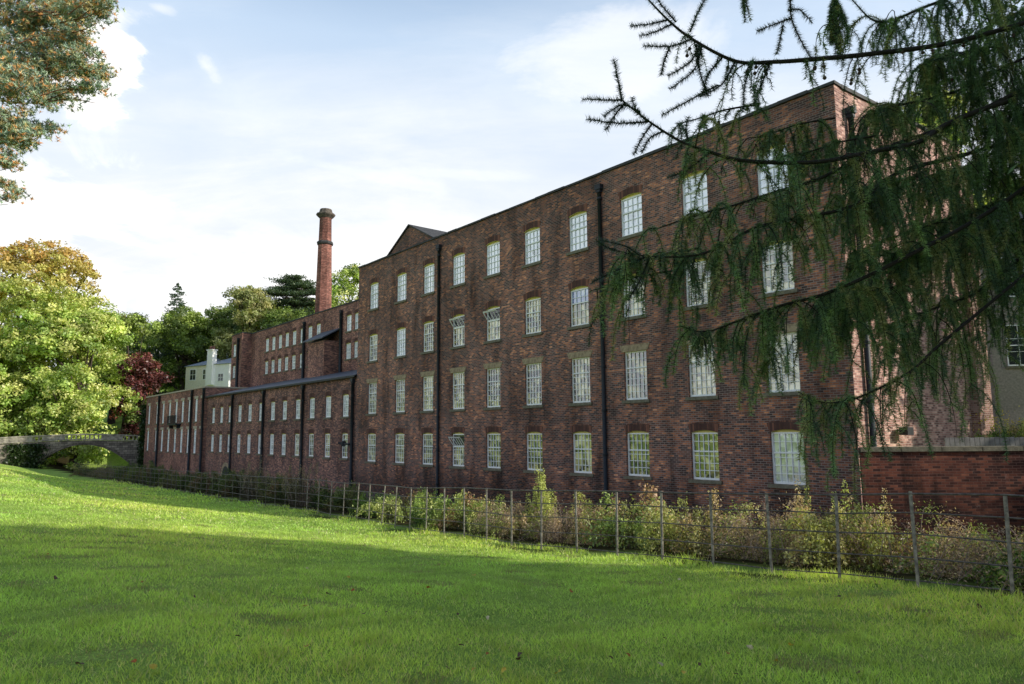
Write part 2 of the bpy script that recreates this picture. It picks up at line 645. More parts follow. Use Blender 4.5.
# grass: nobody could count it
def make_grass():
    Vs, Ts = [], []
    for (y0, y1, dens, hgt, wid) in ((1.5, 4.5, 1500, .045, .0042), (4.5, 7.5, 2900, .045, .0046), (7.5, 12, 1500, .046, .007), (12, 19, 600, .05, .011),
                                     (19, 32, 190, .06, .022), (32, 60, 34, .08, .055)):
        xm = .82 * y1 + 1
        n = int(dens * 2 * xm * (y1 - y0))
        X = rng.uniform(-xm, xm, n); Y = rng.uniform(y0, y1, n)
        x, p = to_site(X, Y)
        pn = np.sin(X * 1.7 + np.sin(Y * 2.3) * 1.5) * np.sin(Y * 1.9 + np.sin(X * 1.3)) 
        fp = np.interp(-x, *FPQ)
        lim = fp + .15 + .25 * np.sin(x * 2.1)
        k = (p < lim) & (np.abs(X) < .8 * Y + 1.2) & (rng.uniform(size=n) < .82 + .25 * pn)
        X, Y, x, p, pn, fp = X[k], Y[k], x[k], p[k], pn[k], fp[k]
        bare = np.exp(-((p - fp + .28) / .22) ** 2) * smooth((np.sin(-x * 1.05 + 1.2) + .35 * np.sin(x * 3.7) - .25) / .5) * (-x < 30)
        kk = rng.uniform(size=len(X)) > bare * .95
        X, Y, x, p, pn, fp = X[kk], Y[kk], x[kk], p[kk], pn[kk], fp[kk]
        n = len(X)
        Z = ground_z(X, Y) - .004
        th = rng.uniform(0, 2 * np.pi, n)
        big = np.sin(X * .55 + 2) * np.sin(Y * .43 + X * .2)
        worn = smooth((np.sin(X * 2.3 + 4 * np.sin(Y * .8)) * np.sin(Y * 2.9 + 3 * np.sin(X * .7)) - .55) / .35)
        tuft = smooth((np.sin(X * 5.1 + 2 * np.sin(Y * 3.1)) * np.sin(Y * 4.3 + 2 * np.sin(X * 2.2)) - .3) / .4)
        h = hgt * rng.uniform(.45, 1.25, n) * (1 - .45 * worn + .45 * tuft) * (1 + .25 * pn + .15 * big) * (1 + .9 * smooth((p - fp + .5) / .6))
        lean = rng.normal(0, .5, (n, 2)) * h[:, None]
        w = wid * rng.uniform(.6, 1.2, n)
        B = np.stack([X, Y, Z], -1)
        s = np.stack([np.cos(th) * w, np.sin(th) * w, np.zeros(n)], -1)
        V = np.empty((n, 3, 3))
        V[:, 0] = B - s
        V[:, 1] = B + s
        V[:, 2] = B + np.stack([lean[:, 0], lean[:, 1], h], -1)
        Vs.append(V.reshape(-1, 3))
        base = np.array((.53, .68, .16))
        t = base[None] * .95 * (1 + rng.normal(0, .16, (n, 1))) * (1 + .16 * pn[:, None] + .12 * big[:, None])
        yel = rng.uniform(size=n) < (.10 + .07 * big)
        t[yel] = np.array((.75, .70, .36)) * rng.uniform(.7, 1.1, (yel.sum(), 1))
        t[:, 0] *= 1 + .12 * big
        t *= (1 - .18 * tuft[:, None])
        wn = rng.uniform(size=n) < worn * .6
        t[wn] = np.array((.36, .32, .17)) * rng.uniform(.6, 1.1, (wn.sum(), 1))
        Ts.append(np.clip(t, .01, .92))
    o = poly_mesh('grass', np.concatenate(Vs), 3, np.concatenate(Ts), 'grass_blades')
    tag(o, 'short mown green lawn grass', 'grass', kind='stuff')


make_grass()


# ------------------------------------------------------------------ building helpers
def panel(mb, x0, x1, z0, z1, p, cols, depth=.13, rise_n=6):
    """front wall in plane y=p with openings. cols: {xc: [(w, zb, zt, rise), ...]}"""
    xc = sorted(cols)
    edges = [x0] + [(a + b) / 2 for a, b in zip(xc, xc[1:])] + [x1]
    if not xc:
        mb.face([(x0, p, z0), (x1, p, z0), (x1, p, z1), (x0, p, z1)])
        return
    for i, c in enumerate(xc):
        ca, cb = edges[i], edges[i + 1]
        ws = sorted(cols[c], key=lambda w: w[1])
        ze = [z0] + [(a[2] + a[3] + b[1]) / 2 for a, b in zip(ws, ws[1:])] + [z1]
        for j, (w, zb, zt, rise) in enumerate(ws):
            za, zc = ze[j], ze[j + 1]
            a, b = c - w / 2, c + w / 2
            mb.face([(ca, p, za), (cb, p, za), (b, p, zb), (a, p, zb)])
            mb.face([(ca, p, za), (a, p, zb), (a, p, zt), (ca, p, zc)])
            mb.face([(b, p, zb), (cb, p, za), (cb, p, zc), (b, p, zt)])
            n = rise_n if rise > 0 else 1
            top = []
            for k in range(n + 1):
                t = -1 + 2 * k / n
                top.append((c + t * w / 2, zt + rise * (1 - t * t)))
            mb.face([(ca, p, zc), (a, p, zt), (a, p, zc)])
            mb.face([(cb, p, zc), (b, p, zc), (b, p, zt)])
            for (xa, zza), (xb, zzb) in zip(top, top[1:]):
                mb.face([(xa, p, zza), (xb, p, zzb), (xb, p, zc), (xa, p, zc)])
                mb.face([(xa, p, zza), (xa, p + depth, zza), (xb, p + depth, zzb), (xb, p, zzb)], 1)
            mb.face([(a, p, zb), (a, p + depth, zb), (a, p + depth, zt), (a, p, zt)])
            mb.face([(b, p, zb), (b, p, zt), (b, p + depth, zt), (b, p + depth, zb)])
            mb.face([(a, p, zb), (b, p, zb), (b, p + depth, zb), (a, p + depth, zb)])


def make_window(parent, w, h, rise, cols, rows, meet, pane='pane_interior', lintel='arch', opened=False, sill=True, fr=.055, bar=.024, y0=.09, lmat='stone'):
    """origin at the sill centre on the wall plane; +y goes into the wall"""
    a = w / 2
    f = MB()
    yb = y0 + .05
    f.box(-a, -a + fr, y0, yb, 0, h)
    f.box(a - fr, a, y0, yb, 0, h)
    f.box(-a + fr, a - fr, y0 - .02, yb, 0, fr * 1.3)
    f.box(-a + fr, a - fr, y0, yb, h - fr, h)
    zm = h * meet
    f.box(-a + fr, a - fr, y0 - .015, yb, zm - fr * .45, zm + fr * .45)
    zl = fr * 1.3
    zs = [zl + (h - fr - zl) * k / rows for k in range(1, rows)]
    xs = [-a + fr + (w - 2 * fr) * k / cols for k in range(1, cols)]
    top = zm - fr * .45 if opened else h - fr
    for z in zs:
        if abs(z - zm) > .1 and z < top:
            f.box(-a + fr, a - fr, y0 + .012, yb - .01, z - bar / 2, z + bar / 2)
    for x in xs:
        f.box(x - bar / 2, x + bar / 2, y0 + .01, yb - .012, zl, top)
    win = f.build('window', 'white_paint', parent)
    g_ = MB()
    yg = yb - .004
    if opened:
        g_.face([(-a + fr, yg, zl), (a - fr, yg, zl), (a - fr, yg, zm), (-a + fr, yg, zm)])
    else:
        g_.face([(-a + fr, yg, zl), (a - fr, yg, zl), (a - fr, yg, h - fr), (-a + fr, yg, h - fr)])
    g_.build('pane', pane, win)
    if opened:
        d = MB()
        d.face([(-a + fr, yb + .02, zm), (a - fr, yb + .02, zm), (a - fr, yb + .02, h - fr), (-a + fr, yb + .02, h - fr)])
        d.build('opening_shade_sheet', 'dark_glass', win)  # flat dark sheet stands in for the unlit room behind the open sash
        s = MB()
        L = h - fr - zm
        ct, st = math.cos(R(36)), math.sin(R(36))
        # sash hinged at the bottom of the light, leaning outwards
        def q(u, v):
            return (u, y0 - v * st, zm + fr * .5 + v * ct)
        def strip(u0, u1, v0, v1):
            s.face([q(u0, v0), q(u1, v0), q(u1, v1), q(u0, v1)])
            s.face([(x, y + .03, z) for x, y, z in (q(u0, v0), q(u0, v1), q(u1, v1), q(u1, v0))])
            s.face([q(u0, v1), q(u1, v1), tuple(np.add(q(u1, v1), (0, .03, -.01))), tuple(np.add(q(u0, v1), (0, .03, -.01)))])
        strip(-a + fr, a - fr, L * .86, L)
        strip(-a + fr, a - fr, 0, L * .1)
        for k in range(cols + 1):
            u = -a + fr + (w - 2 * fr) * k / cols
            strip(u - .02, u + .02, L * .1, L * .86)
        s.build('hopper_sash', 'white_paint', win)
    if rise > 0:
        n = 6
        hd = MB()
        pts = [(-a, y0 + .02, h - .01)] + [(a, y0 + .02, h - .01)] + [(a * (1 - 2 * k / n), y0 + .02, h + rise * (1 - (1 - 2 * k / n) ** 2)) for k in range(0, n + 1)]
        hd.face(pts)
        hd.build('window_head', 'cream_paint', win)
    if sill:
        s = MB()
        s.box(-a - .12, a + .12, -.07, .1, -.13, -.003)
        s.build('sill', 'sill_stone', win)
    if lintel == 'stone':
        s = MB()
        y = -.02
        hh = .27
        v = [(-a - .1, h + .004), (a + .1, h + .004), (a + .2, h + hh), (-a - .2, h + hh)]
        fr_ = [(x, y, z) for x, z in v]
        bk = [(x, .06, z) for x, z in v]
        s.face(fr_)
        for k in range(4):
            k2 = (k + 1) % 4
            s.face([fr_[k], bk[k], bk[k2], fr_[k2]])
        s.build('lintel', lmat, win)
    elif lintel == 'arch':
        s = MB()
        n = 6
        y = -.004
        for k in range(n):
            t0, t1 = -1 + 2 * k / n, -1 + 2 * (k + 1) / n
            def P(t, o):
                return ((a + o * .35) * t, y, h + rise * (1 - t * t) + o)
            s.face([P(t0, .003), P(t1, .003), P(t1, .30), P(t0, .30)])
        s.build('lintel', 'arch_brick', win)
    return win


def place_windows(proto, spots):
    for i, (x, y, z) in enumerate(spots):
        o = proto if i == 0 else copy_tree(proto, proto.parent)
        o.location = (x, y, z)


def drainpipe(parent, x, y, z0, z1, r=.075, hopper=True):
    b = MB()
    b.tube([(x, y, z0), (x, y, z1)], r, 10)
    z = z0 + 1.5
    while z < z1 - .5:
        b.lathe([(r, z), (r + .025, z + .01), (r + .025, z + .1), (r, z + .11)], 10, x, y)
        z += 1.8
    if hopper:
        b.box(x - .16, x + .16, y - .12, y + .09, z1 - .22, z1)
        b.box(x - .11, x + .11, y - .09, y + .09, z1 - .34, z1 - .22)
    return b.build('drainpipe', 'iron', parent)


# ------------------------------------------------------------------ main mill
P0 = 21.6
X0, X1 = -42.65, -10.2
ZT = 12.62
def mill():
    org = (X1, P0, -3.6)
    r = empty('brick_mill', site(*org), 'four storey dark brick mill with rows of white sash windows, largest and nearest block', 'mill building', rz=ROT)
    O = lambda mb, name, mats: mb.build(name, mats, r, org)
    wx = [-12.5, -15.68, -18.8, -21.9, -25.0, -28.05, -31.08, -34.05, -37.1, -40.55]
    rows = [(-.05, 1.62, .09), (2.92, 4.85, 0), (6.25, 7.88, .1), (9.6, 11.22, .1)]
    w = 1.16
    wb = MB()
    cols = {x: [(w, a, b, c) for a, b, c in rows] for x in wx}
    panel(wb, X0, X1, -3.6, ZT, P0, cols)
    D = 32.2
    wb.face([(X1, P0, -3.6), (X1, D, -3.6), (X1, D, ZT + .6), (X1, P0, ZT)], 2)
    wb.face([(X0, D, -3.6), (X0, P0, -3.6), (X0, P0, ZT), (X0, D, ZT)])
    wb.face([(X1, D, -3.6), (X0, D, -3.6), (X0, D, ZT), (X1, D, ZT)])
    # inner faces of the parapet
    wb.face([(X0 + .35, P0 + .35, 11.8), (X1 - .35, P0 + .35, 11.8), (X1 - .35, P0 + .35, ZT), (X0 + .35, P0 + .35, ZT)])
    O(wb, 'wall', ['mill_brick', 'cream_paint', 'sunlit_gable_brick'])
    c = MB()
    x = X0 - .05
    while x < X1:
        L_ = random.uniform(.8, 1.3); x2 = min(x + L_, X1 + .06)
        j_ = random.gauss(0, .012)
        c.box(x, x2 - .006, P0 - .07 + random.gauss(0, .008), P0 + .4, ZT + .003, ZT + .1 + j_)
        x = x2
    for (u0, u1, a_, b_) in ((X1 - .4, X1 + .06, P0 + .4, D),):
        z0_, z1_ = ZT + .02, ZT + .62
        c.face([(u1, a_, z0_ - .05), (u1, b_, z1_ - .05), (u1, b_, z1_ + .06), (u1, a_, z0_ + .08)])
        c.face([(u0, a_, z0_ + .08), (u1, a_, z0_ + .08), (u1, b_, z1_ + .06), (u0, b_, z1_ + .06)])
        c.face([(u0, a_, z0_ - .4), (u0, a_, z0_ + .08), (u0, b_, z1_ + .06), (u0, b_, z1_ - .6)])
    c.box(X0 - .05, X0 + .4, P0 + .4, D, ZT + .003, ZT + .1)
    O(c, 'coping', 'coping')
    rf = MB()
    pm = (P0 + D) / 2
    rf.face([(X0 + .4, P0 + .4, 12.0), (X1 - .4, P0 + .4, 12.0), (X1 - .4, pm, 12.5), (X0 + .4, pm, 12.5)])
    rf.face([(X0 + .4, D, 12.0), (X0 + .4, pm, 12.5), (X1 - .4, pm, 12.5), (X1 - .4, D, 12.0)])
    O(rf, 'roof', 'slate')
    # stone footing course and buttress-like plinth near the river
    pl = MB()
    pl.box(X0, X1, P0 - .12, P0 - .003, -3.6, -1.9)
    O(pl, 'plinth', 'cut_stone')
    # end pier on the gable
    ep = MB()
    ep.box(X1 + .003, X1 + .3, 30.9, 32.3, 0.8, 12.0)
    O(ep, 'end_pier', 'pale_sunlit_brick')
    # windows
    def pos(x, z): return (x - org[0], P0 - org[1], z - org[2])
    # row 4 (top): panes coloured as if reflecting the sky
    h4 = rows[3][1] - rows[3][0]
    place_windows(make_window(r, w, h4, .1, 4, 5, .62, 'pane_painted_sky'), [pos(x, 9.6) for x in wx])
    h3 = rows[2][1] - rows[2][0]
    place_windows(make_window(r, w, h3, .1, 5, 6, .62, 'pane_interior'), [pos(x, 6.25) for x in (wx[0], wx[1], wx[2], wx[4], wx[7], wx[9])])
    place_windows(make_window(r, w, h3, .1, 5, 6, .62, 'pane_painted_sky'), [pos(x, 6.25) for x in (wx[8],)])
    place_windows(make_window(r, w, h3, .1, 4, 5, .62, 'pane_interior', opened=True), [pos(x, 6.25) for x in (wx[5], wx[6])])
    bw = make_window(r, w, h3, .1, 4, 5, .62, 'pane_interior')
    place_windows(bw, [pos(wx[3], 6.25)])
    b = MB()
    b.face([(-w / 2 + .055, .132, h3 * .65), (w / 2 - .055, .132, h3 * .65), (w / 2 - .055, .132, h3 - .055), (-w / 2 + .055, .132, h3 - .055)])
    b.build('upper_pane', 'pane_painted_blue', bw)
    h2 = 1.93
    place_windows(make_window(r, w, h2, 0, 5, 7, .66, 'pane_interior', lintel='stone'), [pos(x, 2.92) for x in wx])
    h1 = 1.67
    place_windows(make_window(r, w, h1, .09, 5, 6, .6, 'pane_interior'), [pos(x, -.05) for x in wx[1:6] + wx[7:]])
    place_windows(make_window(r, w, h1, .09, 5, 6, .6, 'pane_interior', opened=True), [pos(wx[6], -.05)])
    place_windows(make_window(r, w, h1, .09, 5, 6, .6, 'pane_blind'), [pos(wx[0], -.05)])
    k = (-org[0], -org[1], -org[2])
    drainpipe(r, -32.85 + k[0], P0 - .1 + k[1], -2.6 + k[2], 12.15 + k[2])
    drainpipe(r, -20.45 + k[0], P0 - .1 + k[1], -2.6 + k[2], 12.15 + k[2], .085)
    drainpipe(r, X1 + .12 + k[0], P0 + .75 + k[1], 1.0 + k[2], 12.0 + k[2], .09)
    # patch of newer lime pointing running up the wall
    # attic gable
    pp = P0 + 1.0
    a0, a1, am, zb, zt = -40.9, -34.6, -37.9, 12.0, 14.62
    gb = MB()
    gb.face([(a0, pp, zb), (a1, pp, zb), (a1, pp, 12.95), (am, pp, zt), (a0, pp, 12.95)])
    gb.face([(a1, pp, zb), (a1, D - 3, zb), (a1, D - 3, 12.95), (a1, pp, 12.95)])
    gb.face([(a0, pp, zb), (a0, pp, 12.95), (a0, D - 3, 12.95), (a0, D - 3, zb)])
    at_ = O(gb, 'attic_gable', 'mill_brick')
    rr = MB()
    for s0, s1 in ((a0 - .1, am), (am, a1 + .1)):
        z0 = 12.92 if s0 < am - .01 else zt + .03
        z1 = zt + .03 if s1 == am else 12.92
        rr.face([(s0, pp - .1, z0), (s1, pp - .1, z1), (s1, D - 3, z1), (s0, D - 3, z0)])
        rr.face([(s0, pp - .1, z0 + .08), (s1, pp - .1, z1 + .08), (s1, D - 3, z1 + .08), (s0, D - 3, z0 + .08)])
        rr.face([(s0, pp - .1, z0), (s1, pp - .1, z1), (s1, pp - .1, z1 + .08), (s0, pp - .1, z0 + .08)])
    rr.build('gable_roof', 'coping', at_, org)
    # floodlight low on the end wall
    fl = MB()
    fl.box(X1 + .003, X1 + .2, 24.3, 24.36, 1.62, 1.68)
    fl.box(X1 + .15, X1 + .42, 24.1, 24.55, 1.5, 1.75)
    O(fl, 'floodlight', 'lamp_body')


mill()


# ------------------------------------------------------------------ two-storey wing
def wing():
    xa, xb = -75.15, X0 - .003
    org = (xb, P0, -3.6)
    r = empty('mill_wing', site(*org), 'long two storey brick wing with slate roof left of the tall mill', 'mill building', rz=ROT)
    O = lambda mb, name, mats: mb.build(name, mats, r, org)
    wx = [-44.38, -47.08, -49.8, -52.4, -55.0, -57.5, -60.2, -62.85, -65.45, -68.15, -70.6, -73.1]
    pf = P0 + .06
    wb = MB()
    ZW = 5.42
    panel(wb, xa, xb, -3.6, ZW, pf, {x: [(.98, .07, 1.66, .08), (.98, 2.82, 4.25, .08)] for x in wx})
    O(wb, 'wall', ['wing_brick', 'cream_paint'])
    rf = MB()
    for dz in (0, .07):
        rf.face([(xa, pf - .2, ZW + .02 + dz), (xb, pf - .2, ZW + .02 + dz), (xb, 28.3, 7.1 + dz), (xa, 28.3, 7.1 + dz)])
    rf.face([(xa, pf - .2, ZW + .02), (xb, pf - .2, ZW + .02), (xb, pf - .2, ZW + .09), (xa, pf - .2, ZW + .09)])
    O(rf, 'roof', 'slate')
    gt = MB()
    gt.box(xa, xb, pf - .26, pf - .205, ZW - .06, ZW + .06)
    O(gt, 'gutter', 'iron')
    ar = MB()
    for cx in (-68.6,):
        for k in range(12):
            t0, t1 = math.pi * k / 12, math.pi * (k + 1) / 12
            f = lambda t, rad: (cx - rad * math.cos(t), pf - .03, -2.2 + rad * math.sin(t))
            ar.face([f(t0, 1.0), f(t1, 1.0), f(t1, 1.35), f(t0, 1.35)])
    O(ar, 'tailrace_arch', 'stone')
    dk = MB()
    for cx in (-68.6,):
        dk.face([(cx - math.cos(math.pi * k / 12), pf - .015, -2.2 + math.sin(math.pi * k / 12)) for k in range(13)] + [(cx + 1, pf - .015, -3.6), (cx - 1, pf - .015, -3.6)])  # flat dark sheet paints the shade inside the tailrace arch
    O(dk, 'tailrace_shade_sheet', 'iron')
    pl = MB()
    pl.box(-66, -52, pf - .12, pf - .003, -3.6, -1.8)
    O(pl, 'plinth', 'cut_stone')
    k = (-org[0], pf - org[1], -org[2])
    place_windows(make_window(r, .98, 1.43, .08, 3, 5, .5, 'pane_blind', fr=.07, bar=.03), [(x + k[0], k[1], 2.82 + k[2]) for x in wx])
    place_windows(make_window(r, .98, 1.59, .08, 3, 5, .5, 'pane_interior', fr=.07, bar=.03), [(x + k[0], k[1], .07 + k[2]) for x in wx[:4]])
    place_windows(make_window(r, .98, 1.59, .08, 3, 5, .5, 'pane_blind', fr=.07, bar=.03), [(x + k[0], k[1], .07 + k[2]) for x in wx[4:]])
    for x in (-43.1, -51.2, -59.3, -67.2):
        drainpipe(r, x + k[0], -.13 + k[1], -2.8 + k[2], 5.3 + k[2], .10)
    v = MB()
    v.tube([(-43.1, pf - .3, 1.0), (-44.6, pf - .3, 1.05)], .07, 8)
    v.lathe([(.1, .86), (.16, .9), (.16, 1.15), (.1, 1.2)], 8, -43.9, pf - .3)
    O(v, 'pipe_valve', 'iron')


wing()


# ------------------------------------------------------------------ far block
def far_block():
    xa, xb = -100.2, -75.2
    org = (xb, P0, -3.6)
    r = empty('far_mill_block', site(*org), 'far end two storey brick block with tall narrow windows and a small balcony', 'mill building', rz=ROT)
    O = lambda mb, name, mats: mb.build(name, mats, r, org)
    wx = [-98.6, -94.6, -91.7, -88.8, -86.0, -83.4, -80.8, -78.3, -76.1]
    pf = P0 - .15
    wb = MB()
    panel(wb, xa, xb, -3.6, 6.4, pf, {x: [(1.0, -.2, 2.3, 0), (1.0, 3.05, 5.4, 0)] for x in wx})
    wb.face([(xb, pf, -3.6), (xb, 30, -3.6), (xb, 30, 6.4), (xb, pf, 6.4)])
    wb.face([(xa, 30, -3.6), (xa, pf, -3.6), (xa, pf, 6.4), (xa, 30, 6.4)])
    O(wb, 'wall', ['upper_brick', 'cream_paint'])
    c = MB()
    c.box(xa - .05, xb + .05, pf - .1, pf + .4, 6.403, 6.55)
    c.box(xb - .35, xb + .05, pf + .4, 30, 6.403, 6.55)
    O(c, 'coping', 'pale_stone')
    rf = MB()
    rf.face([(xa, pf + .4, 6.2), (xb - .3, pf + .4, 6.2), (xb - .3, 30, 6.2), (xa, 30, 6.2)])
    O(rf, 'roof', 'slate')
    k = (-org[0], pf - org[1], -org[2])
    place_windows(make_window(r, 1.0, 2.35, 0, 2, 5, .5, 'pane_painted_sky', lintel='stone', fr=.1, bar=.04, lmat='pale_stone'), [(x + k[0], k[1], 3.05 + k[2]) for x in wx])
    place_windows(make_window(r, 1.0, 2.5, 0, 2, 5, .5, 'pane_painted_sky', lintel='stone', fr=.1, bar=.04, lmat='pale_stone'), [(x + k[0], k[1], -.2 + k[2]) for x in wx])
    bl = MB()
    bl.box(-87.2, -83.6, pf - .6, pf - .003, 2.75, 2.9)
    for i in range(15):
        x = -87.15 + i * .25
        bl.box(x - .02, x + .02, pf - .6, pf - .56, 2.9, 3.75)
    bl.box(-87.2, -83.6, pf - .62, pf - .54, 3.75, 3.82)
    bl.box(-87, -86.9, pf - .4, pf - .003, 2.4, 2.75)
    bl.box(-84, -83.9, pf - .4, pf - .003, 2.4, 2.75)
    O(bl, 'balcony', 'iron')
    for x in (-93.2, -79.5, -75.35):
        drainpipe(r, x + k[0], -.16 + k[1], -2.9 + k[2], 6.35 + k[2], .12)
    dk = MB()
    cx = -95.5
    dk.face([(cx - 1.1 * math.cos(math.pi * j / 12), pf - .02, -2.4 + 1.1 * math.sin(math.pi * j / 12)) for j in range(13)] + [(cx + 1.1, pf - .02, -3.6), (cx - 1.1, pf - .02, -3.6)])  # dark face in place of a recess, shade of the opening painted flat
    O(dk, 'tailrace_shade_sheet', 'iron')


far_block()


# ------------------------------------------------------------------ upper block behind the wing
def upper():
    pf = 28.0
    xa, xb = -84.9, X0 - .01
    org = (xb, pf, 0)
    r = empty('upper_mill_block', site(*org), 'brick mill range set back above the slate roof of the low wing', 'mill building', rz=ROT)
    O = lambda mb, name, mats: mb.build(name, mats, r, org)
    wx = [-76.6, -74.75, -72.9, -71.05, -69.15, -67.2, -65.3, -63.4, -57.05, -55.5]
    ZU = 13.05
    wb = MB()
    rows = [(1.0, 8.15, 9.5, .07), (1.0, 10.6, 11.98, .07)]
    panel(wb, -81.4, xb, 0, ZU, pf, {x: rows for x in wx})
    pt = 26.9
    panel(wb, xa, -81.4, 0, ZU + .05, pt, {-83.9: rows})
    wb.face([(-81.4, pt, 0), (-81.4, pf, 0), (-81.4, pf, ZU + .05), (-81.4, pt, ZU + .05)])
    wb.face([(xa, 36, 0), (xa, pt, 0), (xa, pt, ZU), (xa, 36, ZU)])
    wb.face([(xb, pf, 0), (xb, 36, 0), (xb, 36, ZU), (xb, pf, ZU)])
    O(wb, 'wall', ['upper_brick', 'cream_paint'])
    c = MB()
    c.box(-81.4, xb, pf - .06, pf + .35, ZU + .003, ZU + .12)
    c.box(xa - .06, -81.34, pt - .06, pf + .35, ZU + .053, ZU + .15)
    O(c, 'coping', 'coping')
    rf = MB()
    rf.face([(xa, pf + .3, 12.8), (xb, pf + .3, 12.8), (xb, 36, 12.8), (xa, 36, 12.8)])
    O(rf, 'roof', 'slate')
    k = (-org[0], 0, 0)
    place_windows(make_window(r, 1.0, 1.38, .07, 3, 4, .5, 'pane_painted_sky', fr=.07, bar=.03), [(x + k[0], 0, 10.6) for x in wx] + [(-83.9 + k[0], pt - pf, 10.6)])
    place_windows(make_window(r, 1.0, 1.35, .07, 3, 4, .5, 'pane_blind', fr=.07, bar=.03), [(x + k[0], 0, 8.15) for x in wx] + [(-83.9 + k[0], pt - pf, 8.15)])
    for x, pp in ((-66.4, pf), (-82.3, pt), (-58.3, pf)):
        drainpipe(r, x + k[0], pp - pf - .15, 5.0, 12.6, .14)
    # projecting hoist turret with slate lean-to
    hb = MB()
    hb.box(-62.3, -58.9, 26.6, pf - .003, 5.0, 9.9)
    ht = O(hb, 'hoist_turret', 'upper_brick')
    rr = MB()
    for dz in (0, .1):
        rr.face([(-62.7, 26.2, 10.0 + dz), (-58.5, 26.2, 10.0 + dz), (-58.5, pf - .01, 11.0 + dz), (-62.7, pf - .01, 11.0 + dz)])
    rr.face([(-62.7, 26.2, 10.0), (-58.5, 26.2, 10.0), (-58.5, 26.2, 10.1), (-62.7, 26.2, 10.1)])
    rr.face([(-58.5, 26.2, 10.0), (-58.5, pf - .01, 11.0), (-58.5, pf - .01, 11.1), (-58.5, 26.2, 10.1)])
    rr.face([(-62.3, 26.6, 9.9), (-58.9, 26.6, 9.9), (-58.9, pf - .003, 10.9), (-62.3, pf - .003, 10.9)])
    rr.build('turret_roof', 'slate', ht, org)


upper()


def chimney():
    p = at(323.5, 300, 79)
    x, pp = to_site(p[0], p[1])
    r = empty('mill_chimney', (p[0], p[1], 0), 'tall octagonal red brick mill chimney with flared cap rising behind the roofs', 'chimney', rz=R(12))
    b = MB()
    b.lathe([(1.25, 0), (1.03, 12), (.80, 22.9)], 8, phase=.5)
    b.build('shaft', 'chimney_brick', r)
    b = MB()
    b.lathe([(.78, 22.9), (.93, 23.0), (.97, 23.15), (.86, 23.3), (.76, 23.35)], 8, phase=.5)
    b.build('band', 'coping', r)
    b = MB()
    b.lathe([(.76, 23.3), (.70, 26.1)], 8, phase=.5)
    b.build('upper_shaft', 'chimney_brick', r)
    b = MB()
    b.lathe([(.70, 26.05), (1.02, 26.35), (1.08, 26.45), (1.06, 26.55), (.78, 26.65), (.7, 26.95), (.66, 27.1), (.4, 27.1)], 12)
    b.build('cap', 'cut_stone', r)


chimney()


# ------------------------------------------------------------------ white house on the hill
def white_house():
    D = 124
    c = at(209, 380, D)
    z0 = 8.0
    r = empty('white_house', (c[0], c[1], z0), 'white and cream house with grey slate roof on the wooded hill behind the mill', 'house', rz=R(-28))
    r.scale = (1.1, 1.1, 1.03)
    def hip(mb, x0, x1, y0, y1, z, h, o=.25):
        x0 -= o; x1 += o; y0 -= o; y1 += o
        d = (y1 - y0) / 2
        if x1 - x0 > 2 * d:
            a, b = (x0 + d, (y0 + y1) / 2, z + h), (x1 - d, (y0 + y1) / 2, z + h)
        else:
            a = b = ((x0 + x1) / 2, (y0 + y1) / 2, z + h)
        q = [(x0, y0, z), (x1, y0, z), (x1, y1, z), (x0, y1, z)]
        mb.face([q[0], q[1], b, a]); mb.face([q[1], q[2], b]); mb.face([q[2], q[3], a, b]); mb.face([q[3], q[0], a])
        mb.face([q[0], q[3], q[2], q[1]])
    b = MB(); b.box(-5.6, 1.0, 0, 6, 0, 5.6)
    b.build('wall', 'beige_render', r)
    b = MB(); b.box(1.0, 6.2, -1.5, 5, 0, 5.4)
    b.build('wall', 'white_render', r)
    b = MB(); hip(b, -5.6, 1.0, 0, 6, 5.6, 1.5)
    b.build('roof', 'pale_slate', r)
    b = MB(); hip(b, 1.0, 6.2, -1.5, 5, 5.42, 1.5)
    b.build('roof', 'pale_slate', r)
    for (x, y, w, zt) in ((2.4, -1.6, .6, 7.7), (-4.6, 4, .45, 7.7), (-1.4, 5, .4, 8.2)):
        b = MB()
        b.box(x - w, x + w, y - .4, y + .4, 2, zt)
        b.box(x - w - .1, x + w + .1, y - .5, y + .5, zt + .003, zt + .18)
        ch = b.build('chimney_stack', 'white_render', r)
        b = MB()
        for k in (-1, 0, 1):
            b.lathe([(.16, zt + .18), (.2, zt + .3), (.13, zt + .75)], 8, x + k * w * .6, y)
        b.build('chimney_pots', 'chimney_brick', ch)
    for (x, y, z, w, h) in ((-3.8, -.04, 3.2, 1.3, 1.8), (4.5, -1.54, 2.6, 1.1, 1.2), (-.9, -.04, 3.2, 1.0, 1.7)):
        b = MB()
        b.box(x - w / 2 - .1, x + w / 2 + .1, y - .02, y + .038, z - .1, z + h + .1)
        wn = b.build('window', 'white_paint', r)
        b = MB()
        for i in (0, 1):
            for j in (0, 1):
                b.face([(x - w / 2 + i * w / 2 + .04, y - .024, z + j * h / 2 + .04), (x - w / 2 + (i + 1) * w / 2 - .04, y - .024, z + j * h / 2 + .04),
                        (x - w / 2 + (i + 1) * w / 2 - .04, y - .024, z + (j + 1) * h / 2 - .04), (x - w / 2 + i * w / 2 + .04, y - .024, z + (j + 1) * h / 2 - .04)])
        b.build('pane', 'dark_glass', wn)


white_house()


# ------------------------------------------------------------------ bridge
simple('bridge_parapet_stone', (.20, .18, .15), .95, .45, 2.5, bump=.6, col2=(.32, .29, .24))


